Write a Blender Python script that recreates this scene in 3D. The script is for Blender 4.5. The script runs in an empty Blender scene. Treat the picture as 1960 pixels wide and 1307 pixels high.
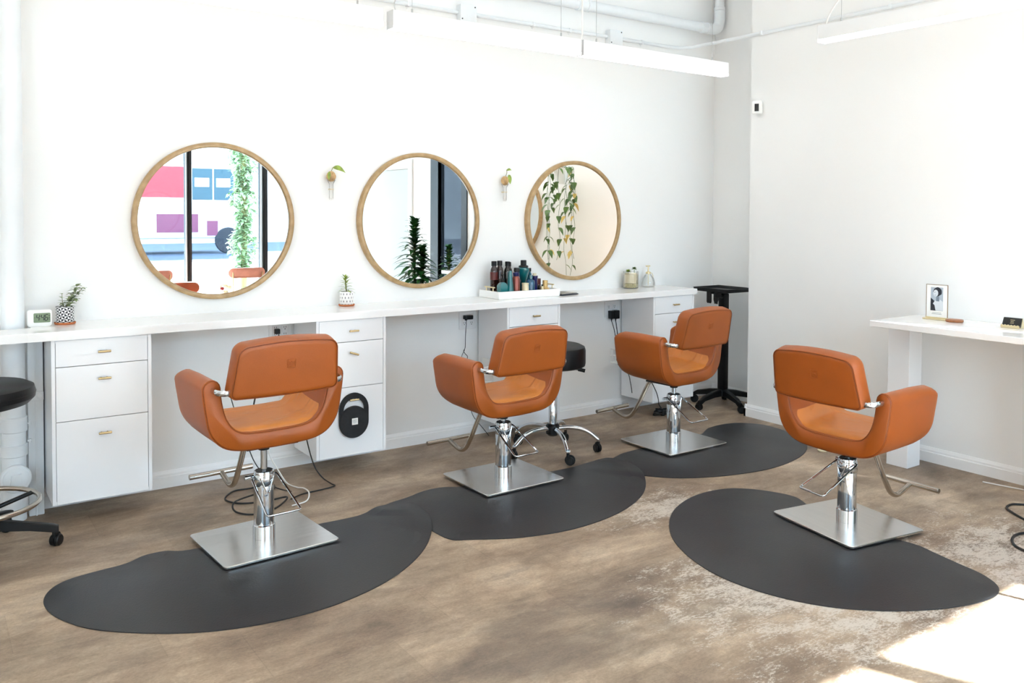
import bpy, bmesh, math, random
from mathutils import Vector, Matrix
random.seed(7)
PI = math.pi
C = bpy.context.scene.collection
H = 1.4            # eye height
YW = 4.613         # wall behind the mirrors
XW = 4.627         # wall behind the reception desk
XA = 4.98          # end wall of the corner recess
YC = 3.95          # outside corner of the right wall
YS = -1.6          # shop front
ZC = 3.5           # ceiling
CT = 0.870         # worktop surface

# ------------------------------------------------------------------ materials
def srgb(r, g, b):
    f = lambda c: c/12.92 if c <= 0.04045 else ((c+0.055)/1.055)**2.4
    return (f(r/255), f(g/255), f(b/255), 1)

def mat(name, col, rough=0.5, metal=0.0, **kw):
    m = bpy.data.materials.new(name); m.use_nodes = True
    b = m.node_tree.nodes['Principled BSDF']
    b.inputs['Base Color'].default_value = col if len(col) == 4 else (*col, 1)
    b.inputs['Roughness'].default_value = rough
    b.inputs['Metallic'].default_value = metal
    for k, v in kw.items():
        b.inputs[k.replace('_', ' ')].default_value = v
    return m

def nodes(m):
    return m.node_tree.nodes, m.node_tree.links, m.node_tree.nodes['Principled BSDF']

def add_noise(m, scale=20, detail=4, amount=0.15, bump=0.0, bump_scale=None, stretch=None, rough_var=0.0):
    n, l, b = nodes(m)
    tc = n.new('ShaderNodeTexCoord'); mp = n.new('ShaderNodeMapping')
    l.new(tc.outputs['Object'], mp.inputs['Vector'])
    if stretch: mp.inputs['Scale'].default_value = stretch
    t = n.new('ShaderNodeTexNoise'); t.inputs['Scale'].default_value = scale; t.inputs['Detail'].default_value = detail
    l.new(mp.outputs['Vector'], t.inputs['Vector'])
    if amount:
        base = b.inputs['Base Color'].default_value[:]
        r = n.new('ShaderNodeValToRGB')
        r.color_ramp.elements[0].position = 0.3; r.color_ramp.elements[1].position = 0.7
        r.color_ramp.elements[0].color = tuple(max(0, c*(1-amount)) for c in base[:3])+(1,)
        r.color_ramp.elements[1].color = tuple(min(1, c*(1+amount)) for c in base[:3])+(1,)
        l.new(t.outputs['Fac'], r.inputs['Fac']); l.new(r.outputs['Color'], b.inputs['Base Color'])
    if rough_var:
        mr = n.new('ShaderNodeMapRange'); r0 = b.inputs['Roughness'].default_value
        mr.inputs['To Min'].default_value = max(0, r0-rough_var); mr.inputs['To Max'].default_value = min(1, r0+rough_var)
        l.new(t.outputs['Fac'], mr.inputs['Value']); l.new(mr.outputs['Result'], b.inputs['Roughness'])
    if bump:
        t2 = n.new('ShaderNodeTexNoise'); t2.inputs['Scale'].default_value = bump_scale or scale*6; t2.inputs['Detail'].default_value = 3
        l.new(mp.outputs['Vector'], t2.inputs['Vector'])
        bp = n.new('ShaderNodeBump'); bp.inputs['Strength'].default_value = bump; bp.inputs['Distance'].default_value = 0.002
        l.new(t2.outputs['Fac'], bp.inputs['Height']); l.new(bp.outputs['Normal'], b.inputs['Normal'])
    return m

M = {}
M['wall'] = add_noise(mat('wall_paint', srgb(246, 246, 245), 0.7), 1.5, 2, 0.01, 0.12, 90)
M['ceil'] = mat('ceiling_paint', srgb(244, 244, 244), 0.8)
M['trimw'] = mat('trim_paint', srgb(246, 246, 246), 0.45)
M['lacq'] = mat('white_lacquer', srgb(246, 247, 249), 0.18)
M['quartz'] = add_noise(mat('white_quartz', srgb(250, 249, 248), 0.12), 60, 3, 0.003)
M['pipew'] = add_noise(mat('painted_pipe', srgb(236, 240, 243), 0.45), 8, 3, 0.02, 0.2, 60)
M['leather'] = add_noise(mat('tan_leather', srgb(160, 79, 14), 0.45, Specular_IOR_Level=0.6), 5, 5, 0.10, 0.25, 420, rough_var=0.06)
M['leather_seat_lit'] = add_noise(mat('tan_leather_seat_lit', srgb(204, 122, 44), 0.45, Specular_IOR_Level=0.6), 5, 5, 0.10, 0.25, 420, rough_var=0.06)  # same leather, painted paler for the sheen on the upturned seat
n_, l_, b_ = nodes(M['leather_seat_lit'])
tc_ = n_.new('ShaderNodeTexCoord'); mp_ = n_.new('ShaderNodeMapping'); mp_.inputs['Scale'].default_value = (3.0, 9.0, 3.0); mp_.inputs['Rotation'].default_value = (0, 0, .5)
t_ = n_.new('ShaderNodeTexNoise'); t_.inputs['Scale'].default_value = 1.6; t_.inputs['Detail'].default_value = 1.5; t_.inputs['Distortion'].default_value = .6
r_ = n_.new('ShaderNodeValToRGB'); r_.color_ramp.elements[0].position = .50; r_.color_ramp.elements[1].position = .64
bp_ = n_.new('ShaderNodeBump'); bp_.inputs['Strength'].default_value = .35; bp_.inputs['Distance'].default_value = .012
l_.new(tc_.outputs['Object'], mp_.inputs['Vector']); l_.new(mp_.outputs['Vector'], t_.inputs['Vector']); l_.new(t_.outputs['Fac'], r_.inputs['Fac']); l_.new(r_.outputs['Color'], bp_.inputs['Height'])
l_.new(b_.inputs['Normal'].links[0].from_socket, bp_.inputs['Normal']); l_.new(bp_.outputs['Normal'], b_.inputs['Normal'])
M['seam'] = mat('seam_thread', srgb(96, 42, 16), 0.6)
M['chrome'] = mat('chrome', (0.66, 0.69, 0.72), 0.06, 1.0)
M['steel'] = add_noise(mat('brushed_steel', (0.74, 0.73, 0.71), 0.24, 1.0), 3, 6, 0.05, 0.03, 300, stretch=(1, 14, 1), rough_var=0.07)
M['nickel'] = mat('satin_nickel', (0.52, 0.47, 0.41), 0.22, 1.0)
M['brass'] = mat('brass', srgb(198, 174, 130), 0.28, 1.0)
M['brassdark'] = mat('aged_brass', srgb(150, 122, 82), 0.3, 1.0)
M['gold'] = mat('pale_gold', srgb(228, 212, 170), 0.32, 0.6)
M['blackplastic'] = mat('black_plastic', srgb(10, 10, 11), 0.42, Specular_IOR_Level=0.35)
M['blackmetal'] = mat('black_metal', srgb(8, 8, 9), 0.35, Specular_IOR_Level=0.35)
M['blackvinyl'] = add_noise(mat('black_vinyl', srgb(13, 13, 15), 0.40, Specular_IOR_Level=0.22), 10, 3, 0.1, 0.15, 300)
M['rubber'] = add_noise(mat('rubber_mat', srgb(36, 36, 39), 0.42), 3.0, 6, 0.20, 0.35, 160, rough_var=0.08)
M['frosted'] = mat('white_plastic', srgb(244, 244, 242), 0.35)
M['outlet'] = mat('outlet_plastic', srgb(236, 236, 236), 0.35)
M['slot'] = mat('socket_slot', srgb(50, 50, 52), 0.6)
M['cordb'] = mat('black_cord', srgb(24, 22, 22), 0.5)
M['cordw'] = mat('white_cord', srgb(238, 236, 232), 0.5)
M['wire'] = mat('steel_wire', srgb(190, 190, 190), 0.4, 0.6)
M['terracotta'] = mat('terracotta', srgb(186, 106, 58), 0.7)
M['soil'] = add_noise(mat('potting_soil', srgb(58, 44, 34), 0.9), 80, 3, 0.4)
M['leafgreen'] = add_noise(mat('leaf_green', srgb(104, 132, 66), 0.45), 30, 2, 0.35)
M['leafbright'] = add_noise(mat('leaf_bright', srgb(138, 160, 62), 0.45), 40, 2, 0.35)
M['leaftree'] = add_noise(mat('leaf_street', srgb(140, 168, 128), 0.5), 8, 2, 0.3)
M['leafdark'] = add_noise(mat('leaf_dark', srgb(42, 92, 40), 0.35), 9, 2, 0.5)
M['leafmint'] = add_noise(mat('leaf_mint', srgb(142, 158, 112), 0.5), 30, 2, 0.3)
M['stem'] = mat('plant_stem', srgb(120, 120, 70), 0.6)
M['pit'] = add_noise(mat('avocado_stone', srgb(196, 160, 112), 0.5), 40, 3, 0.3)
M['cream'] = mat('cream_ceramic', srgb(226, 212, 178), 0.35)
M['paper'] = mat('white_paper', srgb(246, 244, 240), 0.7)
M['ink'] = mat('printed_grey', srgb(120, 120, 124), 0.8)
M['photodark'] = mat('photo_dark', srgb(38, 42, 52), 0.5)
M['photomid'] = mat('photo_grey', srgb(120, 132, 146), 0.5)
M['photobg'] = mat('photo_background', srgb(176, 186, 196), 0.5)
M['photolight'] = mat('photo_light', srgb(214, 218, 222), 0.5)
M['lcd'] = mat('lcd_panel', srgb(122, 138, 112), 0.25)
M['lcdink'] = mat('lcd_ink', srgb(28, 34, 30), 0.5)
M['coaster'] = add_noise(mat('walnut_wood', srgb(160, 100, 60), 0.5), 14, 4, 0.2, stretch=(1, 8, 1))
M['amber'] = mat('amber_bottle', srgb(38, 15, 11), 0.12, Coat_Weight=0.6)
M['darkbottle'] = mat('dark_bottle', srgb(18, 13, 13), 0.12, Coat_Weight=0.6)
M['red_label'] = mat('maroon_label', srgb(92, 26, 24), 0.35)
M['teal'] = mat('teal_bottle', srgb(8, 104, 110), 0.12, Coat_Weight=0.6)
M['tealdark'] = mat('dark_teal_bottle', srgb(14, 84, 98), 0.12, Coat_Weight=0.6)
M['blue'] = mat('blue_bottle', srgb(14, 76, 108), 0.16, Coat_Weight=0.6)
M['navy'] = mat('navy_bottle', srgb(22, 28, 86), 0.14, Coat_Weight=0.6)
M['copper'] = mat('copper_can', srgb(138, 80, 72), 0.28, 0.8)
M['tangold'] = mat('tan_gold', srgb(206, 170, 112), 0.35, 0.4)
M['tray'] = mat('white_tray', srgb(250, 250, 248), 0.25)
M['felt'] = add_noise(mat('black_felt', srgb(22, 23, 27), 0.75), 60, 4, 0.3, 0.5, 200)
M['blackframe'] = mat('black_window_frame', srgb(11, 12, 15), 0.45)
M['alu'] = mat('bare_aluminium', (0.8, 0.82, 0.85), 0.35, 1.0)
M['doorp'] = mat('door_paint', srgb(184, 190, 189), 0.5)
M['pave'] = add_noise(mat('pavement_concrete', srgb(205, 203, 198), 0.85), 2, 5, 0.06)
M['asphalt'] = add_noise(mat('asphalt', srgb(66, 80, 100), 0.9), 3, 5, 0.1)
M['busw'] = mat('bus_white', srgb(240, 240, 240), 0.35)
M['busr'] = mat('bus_red', srgb(176, 34, 48), 0.35)
M['busm'] = mat('bus_maroon', srgb(110, 44, 76), 0.4)
M['busg'] = mat('bus_window', srgb(30, 70, 84), 0.12)
M['tyre'] = mat('tyre_rubber', srgb(40, 44, 52), 0.8)
M['pink'] = add_noise(mat('pink_upholstery', srgb(206, 138, 120), 0.6), 20, 3, 0.08)
M['greywall'] = add_noise(mat('grey_render', srgb(58, 60, 66), 0.85), 2, 4, 0.06)
M['petal'] = mat('white_petal', srgb(240, 226, 190), 0.6)
M['petalred'] = mat('red_petal', srgb(150, 40, 36), 0.6)
M['chevron'] = mat('chevron_screen', srgb(232, 236, 238), 0.6)
M['collar'] = mat('matte_black', srgb(16, 16, 16), 0.5)

def wood(name, c1, c2, rough=0.35):
    m = mat(name, c1, rough); n, l, b = nodes(m)
    tc = n.new('ShaderNodeTexCoord'); mp = n.new('ShaderNodeMapping'); mp.inputs['Scale'].default_value = (3, 3, 3)
    w = n.new('ShaderNodeTexNoise'); w.inputs['Scale'].default_value = 9; w.inputs['Detail'].default_value = 5
    r = n.new('ShaderNodeValToRGB'); r.color_ramp.elements[0].color = c1; r.color_ramp.elements[1].color = c2
    r.color_ramp.elements[0].position = .35; r.color_ramp.elements[1].position = .65
    l.new(tc.outputs['Object'], mp.inputs['Vector']); l.new(mp.outputs['Vector'], w.inputs['Vector'])
    l.new(w.outputs['Fac'], r.inputs['Fac']); l.new(r.outputs['Color'], b.inputs['Base Color'])
    return m
M['frame'] = wood('mirror_frame_oak', srgb(160, 130, 88), srgb(180, 150, 108), 0.34)

def mirror_mat(name, yaw=0.0):
    m = bpy.data.materials.new(name); m.use_nodes = True
    n, l = m.node_tree.nodes, m.node_tree.links
    n.remove(n['Principled BSDF'])
    g = n.new('ShaderNodeBsdfGlossy'); g.inputs['Color'].default_value = (0.86, 0.88, 0.88, 1); g.inputs['Roughness'].default_value = 0.0
    if yaw:
        nv = n.new('ShaderNodeCombineXYZ')
        nv.inputs[0].default_value = -math.sin(yaw); nv.inputs[1].default_value = -math.cos(yaw)
        l.new(nv.outputs[0], g.inputs['Normal'])
    l.new(g.outputs[0], n['Material Output'].inputs['Surface'])
    return m
M['mirror'] = mirror_mat('mirror_silver')
M['mirror_turned'] = mirror_mat('mirror_silver_turned', math.radians(33))

def glass_pane(name, tint=(0.97, 0.985, 0.98, 1), refl=0.06):
    m = bpy.data.materials.new(name); m.use_nodes = True
    n, l = m.node_tree.nodes, m.node_tree.links
    n.remove(n['Principled BSDF'])
    t = n.new('ShaderNodeBsdfTransparent'); t.inputs['Color'].default_value = tint
    g = n.new('ShaderNodeBsdfGlossy'); g.inputs['Roughness'].default_value = 0.02
    mx = n.new('ShaderNodeMixShader')
    lw = n.new('ShaderNodeLayerWeight'); lw.inputs['Blend'].default_value = 0.25
    mu = n.new('ShaderNodeMath'); mu.operation = 'MULTIPLY_ADD'; mu.inputs[1].default_value = {0.02: 0.1, 0.03: 0.3}.get(refl, 0.5); mu.inputs[2].default_value = refl*0.5
    l.new(lw.outputs['Fresnel'], mu.inputs[0]); l.new(mu.outputs[0], mx.inputs['Fac'])
    l.new(t.outputs[0], mx.inputs[1]); l.new(g.outputs[0], mx.inputs[2])
    l.new(mx.outputs[0], n['Material Output'].inputs['Surface'])
    return m
M['pane'] = glass_pane('window_glass', refl=0.03)
M['clearglass'] = glass_pane('thin_clear_glass', (0.985, 0.985, 0.98, 1), 0.06)

def emis(name, col, strength):
    m = bpy.data.materials.new(name); m.use_nodes = True
    n, l = m.node_tree.nodes, m.node_tree.links
    b = n['Principled BSDF']
    b.inputs['Base Color'].default_value = (0.9, 0.9, 0.9, 1)
    b.inputs['Emission Color'].default_value = col; b.inputs['Emission Strength'].default_value = strength
    return m
M['lamp'] = emis('lamp_diffuser', (0.95, 0.975, 1.0, 1), 4.0)
M['lamp_fill'] = emis('lamp_diffuser_fill', (0.95, 0.975, 1.0, 1), 14.0)
M['lampbody'] = mat('lamp_housing', srgb(246, 248, 250), 0.35)

def floor_mat():
    m = mat('worn_brown_floor', srgb(140, 112, 90), 0.5); n, l, b = nodes(m)
    tc = n.new('ShaderNodeTexCoord')
    def noise(scale, detail, sx=1, sy=1, rough=0.5, dist=0.0):
        mp = n.new('ShaderNodeMapping'); mp.inputs['Scale'].default_value = (sx, sy, 1)
        t = n.new('ShaderNodeTexNoise'); t.inputs['Scale'].default_value = scale; t.inputs['Detail'].default_value = detail
        t.inputs['Roughness'].default_value = rough; t.inputs['Distortion'].default_value = dist
        l.new(tc.outputs['Object'], mp.inputs['Vector']); l.new(mp.outputs['Vector'], t.inputs['Vector'])
        return t.outputs['Fac']
    def ramp(fac, stops):
        r = n.new('ShaderNodeValToRGB')
        e = r.color_ramp.elements
        e[0].position, e[0].color = stops[0]; e[1].position, e[1].color = stops[-1]
        for p, c in stops[1:-1]:
            q = e.new(p); q.color = c
        l.new(fac, r.inputs['Fac']); return r.outputs['Color']
    def mix(fac, a, c, mode='MIX'):
        x = n.new('ShaderNodeMix'); x.data_type = 'RGBA'; x.blend_type = mode
        if isinstance(fac, (int, float)): x.inputs['Factor'].default_value = fac
        else: l.new(fac, x.inputs['Factor'])
        for s, v in ((x.inputs['A'], a), (x.inputs['B'], c)):
            if isinstance(v, tuple): s.default_value = v
            else: l.new(v, s)
        return x.outputs['Result']
    def mth(op, a, c=None, d=None):
        x = n.new('ShaderNodeMath'); x.operation = op
        for i, v in enumerate((a, c, d)):
            if v is None: continue
            if isinstance(v, (int, float)): x.inputs[i].default_value = v
            else: l.new(v, x.inputs[i])
        return x.outputs[0]
    W = lambda v: (v, v, v, 1)
    base = ramp(noise(1.9, 10, 0.75, 1.2, 0.68, 0.3), [(0.30, srgb(108, 91, 75)), (0.43, srgb(142, 121, 102)), (0.55, srgb(170, 148, 125)), (0.70, srgb(206, 186, 163))])
    # grain along the boards
    base = mix(0.8, base, ramp(noise(8, 9, 0.6, 1.7, 0.78, 0.3), [(0.3, W(0.66)), (0.5, W(0.99)), (0.7, W(1.26))]), 'MULTIPLY')
    base = mix(0.75, base, ramp(noise(120, 4, 0.7, 1.0, 0.8), [(0.3, W(0.72)), (0.7, W(1.28))]), 'MULTIPLY')
    # rectangular sheets of slightly different tone
    br = n.new('ShaderNodeTexBrick'); mp = n.new('ShaderNodeMapping'); mp.inputs['Location'].default_value = (0.39, 0.26, 0)
    l.new(tc.outputs['Object'], mp.inputs['Vector']); l.new(mp.outputs['Vector'], br.inputs['Vector'])
    br.inputs['Color1'].default_value = W(0.80); br.inputs['Color2'].default_value = W(1.12); br.inputs['Mortar'].default_value = W(0.72)
    br.inputs['Scale'].default_value = 1.0; br.inputs['Mortar Size'].default_value = 0.0016; br.inputs['Brick Width'].default_value = 0.62; br.inputs['Row Height'].default_value = 0.31
    br.offset = 0.37; br.inputs['Bias'].default_value = -0.1
    base = mix(0.6, base, br.outputs['Color'], 'MULTIPLY')
    # dark old stains
    st = ramp(noise(1.1, 5, 0.7, 1.3, 0.6, 0.8), [(0.56, W(0)), (0.66, W(1))])
    base = mix(mth('MULTIPLY', st, 0.5), base, srgb(74, 64, 60))
    # pale worn flakes, in the walking zone by the reception chair
    def blob(cx, cy, rx, ry):
        sp = n.new('ShaderNodeSeparateXYZ'); l.new(tc.outputs['Object'], sp.inputs[0])
        dx = mth('DIVIDE', mth('SUBTRACT', sp.outputs['X'], cx), rx); dy = mth('DIVIDE', mth('SUBTRACT', sp.outputs['Y'], cy), ry)
        d = mth('SQRT', mth('ADD', mth('MULTIPLY', dx, dx), mth('MULTIPLY', dy, dy)))
        return mth('MAXIMUM', mth('SUBTRACT', 1.0, d), 0.0)
    z = mth('MAXIMUM', mth('MAXIMUM', blob(2.55, 2.1, 0.75, 0.55), blob(3.6, 1.75, 0.95, 0.55)), mth('MAXIMUM', blob(2.85, 2.95, 0.6, 0.30), mth('MULTIPLY', blob(2.6, 1.7, 0.8, 0.45), 0.9)))
    fl = mth('ADD', mth('ADD', mth('MULTIPLY', noise(85, 6, 0.6, 1.2, 0.85, 0.0), 0.55), mth('MULTIPLY', noise(9, 8, 0.8, 1.3, 0.75, 0.3), 0.50)), mth('MULTIPLY', z, 0.15))
    fm = ramp(fl, [(0.60, W(0)), (0.67, W(1))])
    fm2 = mth('MULTIPLY', fm, ramp(z, [(0.02, W(0)), (0.25, W(1))]))
    base = mix(mth('MULTIPLY', fm2, 0.85), base, srgb(214, 203, 190))
    # fine pale scuffs everywhere
    sc = ramp(noise(16, 10, 0.7, 1.3, 0.82, 0.2), [(0.56, W(0)), (0.68, W(1))])
    base = mix(mth('MULTIPLY', sc, 0.35), base, srgb(188, 166, 146))
    l.new(base, b.inputs['Base Color'])
    rr = ramp(noise(4, 5, 0.6, 1.2), [(0.3, W(0.40)), (0.7, W(0.62))]); l.new(rr, b.inputs['Roughness'])
    bp = n.new('ShaderNodeBump'); bp.inputs['Strength'].default_value = 0.12; bp.inputs['Distance'].default_value = 0.003
    l.new(noise(60, 6, 0.5, 1.0, 0.7), bp.inputs['Height']); l.new(bp.outputs['Normal'], b.inputs['Normal'])
    return m
M['floor'] = floor_mat()

# ------------------------------------------------------------------ mesh helpers
def obj(name, bm, m, parent=None, loc=None, rot=None, sharp=35, smooth=True):
    me = bpy.data.meshes.new(name)
    bmesh.ops.recalc_face_normals(bm, faces=bm.faces[:])
    bm.to_mesh(me); bm.free()
    for k in (m if isinstance(m, (list, tuple)) else [m]): me.materials.append(k)
    if smooth:
        me.polygons.foreach_set('use_smooth', [True]*len(me.polygons))
        me.set_sharp_from_angle(angle=math.radians(sharp))
    o = bpy.data.objects.new(name, me); C.objects.link(o)
    if parent: o.parent = parent
    if loc is not None: o.location = loc
    if rot is not None: o.rotation_euler = rot
    return o

def tag(o, label, cat, group=None):
    o['label'] = label; o['category'] = cat
    if group: o['group'] = group
    return o

def thing(name, label, cat, loc=(0, 0, 0), rz=0, group=None):
    o = bpy.data.objects.new(name, None); C.objects.link(o)
    o.location = loc; o.rotation_euler = (0, 0, rz); o.empty_display_size = 0.05
    return tag(o, label, cat, group)

def struct(name, bm, m, parent=None, **kw):
    o = obj(name, bm, m, parent, **kw)
    if parent is None: o['kind'] = 'structure'
    return o

def dup_tree(root, loc, rz, label, group=None):
    r = root.copy(); C.objects.link(r); r.location = loc; r.rotation_euler = (0, 0, rz); r['label'] = label
    if group: r['group'] = group
    for ch in list(root.children):
        c = ch.copy(); C.objects.link(c); c.parent = r
        for g in list(ch.children):
            d = g.copy(); C.objects.link(d); d.parent = c
    return r

BM = bmesh.new
def box(bm, x0, x1, y0, y1, z0, z1, bev=0.0, seg=2, mi=0):
    r = bmesh.ops.create_cube(bm, size=1.0)
    vs = r['verts']
    for v in vs:
        v.co = Vector((x0+(v.co.x+.5)*(x1-x0), y0+(v.co.y+.5)*(y1-y0), z0+(v.co.z+.5)*(z1-z0)))
    fs = set(f for v in vs for f in v.link_faces)
    for f in fs: f.material_index = mi
    if bev:
        es = list(set(e for v in vs for e in v.link_edges))
        rr = bmesh.ops.bevel(bm, geom=es, offset=bev, segments=seg, profile=0.5, affect='EDGES')
        for f in rr['faces']: f.material_index = mi
    return bm

def lathe(bm, prof, seg=32, c=(0, 0, 0), mi=0, rot=None):
    rings = []
    R = rot or Matrix.Identity(3)
    for r, z in prof:
        if r < 1e-6:
            rings.append([bm.verts.new(R @ Vector((0, 0, z)) + Vector(c))])
        else:
            rings.append([bm.verts.new(R @ Vector((r*math.cos(2*PI*i/seg), r*math.sin(2*PI*i/seg), z)) + Vector(c)) for i in range(seg)])
    for a, b in zip(rings, rings[1:]):
        if len(a) == 1 and len(b) == 1: continue
        for i in range(seg):
            j = (i+1) % seg
            if len(a) == 1: f = bm.faces.new((a[0], b[j], b[i]))
            elif len(b) == 1: f = bm.faces.new((a[i], a[j], b[0]))
            else: f = bm.faces.new((a[i], a[j], b[j], b[i]))
            f.material_index = mi
    for ring, fl in ((rings[0], True), (rings[-1], False)):
        if len(ring) > 1:
            f = bm.faces.new(ring[::-1] if fl else ring); f.material_index = mi
    return bm

def cyl(bm, p0, p1, r, seg=16, r1=None, bev=0.0):
    p0, p1 = Vector(p0), Vector(p1); d = p1-p0; L = d.length
    R = d.to_track_quat('Z', 'Y').to_matrix()
    r1 = r if r1 is None else r1
    prof = [(r, 0), (r1, L)] if not bev else [(r-bev, 0), (r, bev), (r1, L-bev), (r1-bev, L)]
    return lathe(bm, prof, seg, p0, rot=R)

def catmull(pts, n=8, closed=False):
    pts = [Vector(p) for p in pts]; out = []
    N = len(pts)
    rng = range(N) if closed else range(N-1)
    for i in rng:
        if closed: a, b, c, d = pts[(i-1) % N], pts[i], pts[(i+1) % N], pts[(i+2) % N]
        else: a, b, c, d = pts[max(i-1, 0)], pts[i], pts[i+1], pts[min(i+2, N-1)]
        for k in range(n):
            t = k/n
            out.append(0.5*((2*b)+(c-a)*t+(2*a-5*b+4*c-d)*t*t+(-a+3*b-3*c+d)*t**3))
    if not closed: out.append(pts[-1])
    return out

def tube(bm, pts, r, seg=10, closed=False, ry=None, mi=0):
    pts = [Vector(p) for p in pts]; N = len(pts)
    ry = r if ry is None else ry
    def tan(i):
        if closed: return (pts[(i+1) % N]-pts[(i-1) % N]).normalized()
        return (pts[min(i+1, N-1)]-pts[max(i-1, 0)]).normalized()
    t = tan(0); up = Vector((0, 0, 1)) if abs(t.z) < .9 else Vector((1, 0, 0))
    u = (up-t*up.dot(t)).normalized()
    rings = []
    for i in range(N):
        t = tan(i); u = (u-t*u.dot(t)); u = u.normalized() if u.length > 1e-6 else Vector((0, 0, 1)); v = t.cross(u)
        rr = r[i] if isinstance(r, (list, tuple)) else r
        r2 = rr if isinstance(r, (list, tuple)) else ry
        rings.append([bm.verts.new(pts[i]+v*(rr*math.cos(2*PI*k/seg))+u*(r2*math.sin(2*PI*k/seg))) for k in range(seg)])
    for i in range(N if closed else N-1):
        a, b = rings[i], rings[(i+1) % N]
        for k in range(seg):
            j = (k+1) % seg
            f = bm.faces.new((a[k], a[j], b[j], b[k])); f.material_index = mi
    if not closed:
        bm.faces.new(rings[0][::-1]).material_index = mi; bm.faces.new(rings[-1]).material_index = mi
    return bm

def prism(bm, outline, z0, z1, top_inset=0.0, mi=0):
    """closed 2-D outline extruded upward"""
    a = [bm.verts.new((p[0], p[1], z0)) for p in outline]; b = [bm.verts.new((p[0], p[1], z1)) for p in outline]
    n = len(a)
    for i in range(n):
        j = (i+1) % n
        bm.faces.new((a[i], a[j], b[j], b[i])).material_index = mi
    bm.faces.new(a[::-1]).material_index = mi; bm.faces.new(b).material_index = mi
    return bm

def rrect(w, h, r, n=6, cx=0, cy=0):
    """rounded rectangle; r = one radius or (top-left.. order: br, tr, tl, bl)"""
    rs = r if isinstance(r, (list, tuple)) else (r,)*4
    cs = [(w/2, -h/2, -PI/2), (w/2, h/2, 0), (-w/2, h/2, PI/2), (-w/2, -h/2, PI)]
    out = []
    for (x, y, a0), q in zip(cs, rs):
        ox, oy = x-math.copysign(q, x), y-math.copysign(q, y)
        for k in range(n+1):
            a = a0+PI/2*k/n
            out.append((cx+ox+q*math.cos(a), cy+oy+q*math.sin(a)))
    return out

def loft(bm, rings, cap=True, closed=True, mi=0):
    vr = [[bm.verts.new(p) for p in r] for r in rings]
    n = len(vr[0])
    for a, b in zip(vr, vr[1:]):
        for i in range(n if closed else n-1):
            j = (i+1) % n
            bm.faces.new((a[i], a[j], b[j], b[i])).material_index = mi
    if cap:
        bm.faces.new(vr[0][::-1]).material_index = mi; bm.faces.new(vr[-1]).material_index = mi
    return bm

def leaf(bm, base, d, L, w, droop=0.3, side=None, mi=0, n=4, fold=0.25):
    base = Vector(base); d = Vector(d).normalized()
    s = Vector(side) if side else d.cross(Vector((0, 0, 1)))
    if s.length < .1: s = Vector((random.uniform(-1, 1), random.uniform(-1, 1), 0))
    s.normalize(); up = s.cross(d).normalized()
    prev = None
    for k in range(n+1):
        t = k/n
        ww = w*math.sin(PI*min(0.98, 0.08+0.92*t)**0.8)*0.5
        c = base+d*(L*t)+Vector((0, 0, -droop*L*t*t))
        row = [bm.verts.new(c-s*ww+up*fold*ww), bm.verts.new(c), bm.verts.new(c+s*ww+up*fold*ww)]
        if prev:
            for i in (0, 1):
                bm.faces.new((prev[i], prev[i+1], row[i+1], row[i])).material_index = mi
        prev = row
    return bm

# ------------------------------------------------------------------ room shell
XL = -4.2
b = BM(); box(b, XL-.2, XA+.2, YS-.15, YW+.2, -.12, 0); struct('floor', b, M['floor'], smooth=False)
b = BM(); box(b, XL-.2, XA+.2, YS-.15, YW+.2, ZC, ZC+.12); struct('ceiling', b, M['ceil'], smooth=False)
b = BM(); box(b, XL-.2, XA+.2, YW, YW+.15, 0, ZC); struct('wall_back', b, M['wall'], smooth=False)
b = BM(); box(b, XA, XA+.15, YC-.15, YW, 0, ZC); struct('wall_recess', b, M['wall'], smooth=False)
b = BM(); box(b, XL-.15, XL, YS, YW, 0, ZC); struct('wall_left', b, M['wall'], smooth=False)
# right wall with a side window and a door
WY0, WY1, WZ0, WZ1 = 0.70, 1.48, 0.12, 2.75
DY0, DY1, DZ = -1.22, 0.165, 1.90
b = BM()
box(b, XW, XW+.15, WY1, YC, 0, ZC); box(b, XW, XW+.15, WY0, WY1, 0, WZ0); box(b, XW, XW+.15, WY0, WY1, WZ1, ZC)
box(b, XW, XW+.15, DY1, WY0, 0, ZC); box(b, XW, XW+.15, DY0, DY1, DZ, ZC); box(b, XW, XW+.15, YS, DY0, 0, ZC)
box(b, XW+.15, XA+.15, YC-.15, YC-.0001, 0, ZC)
struct('wall_right', b, M['wall'], smooth=False)
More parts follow.
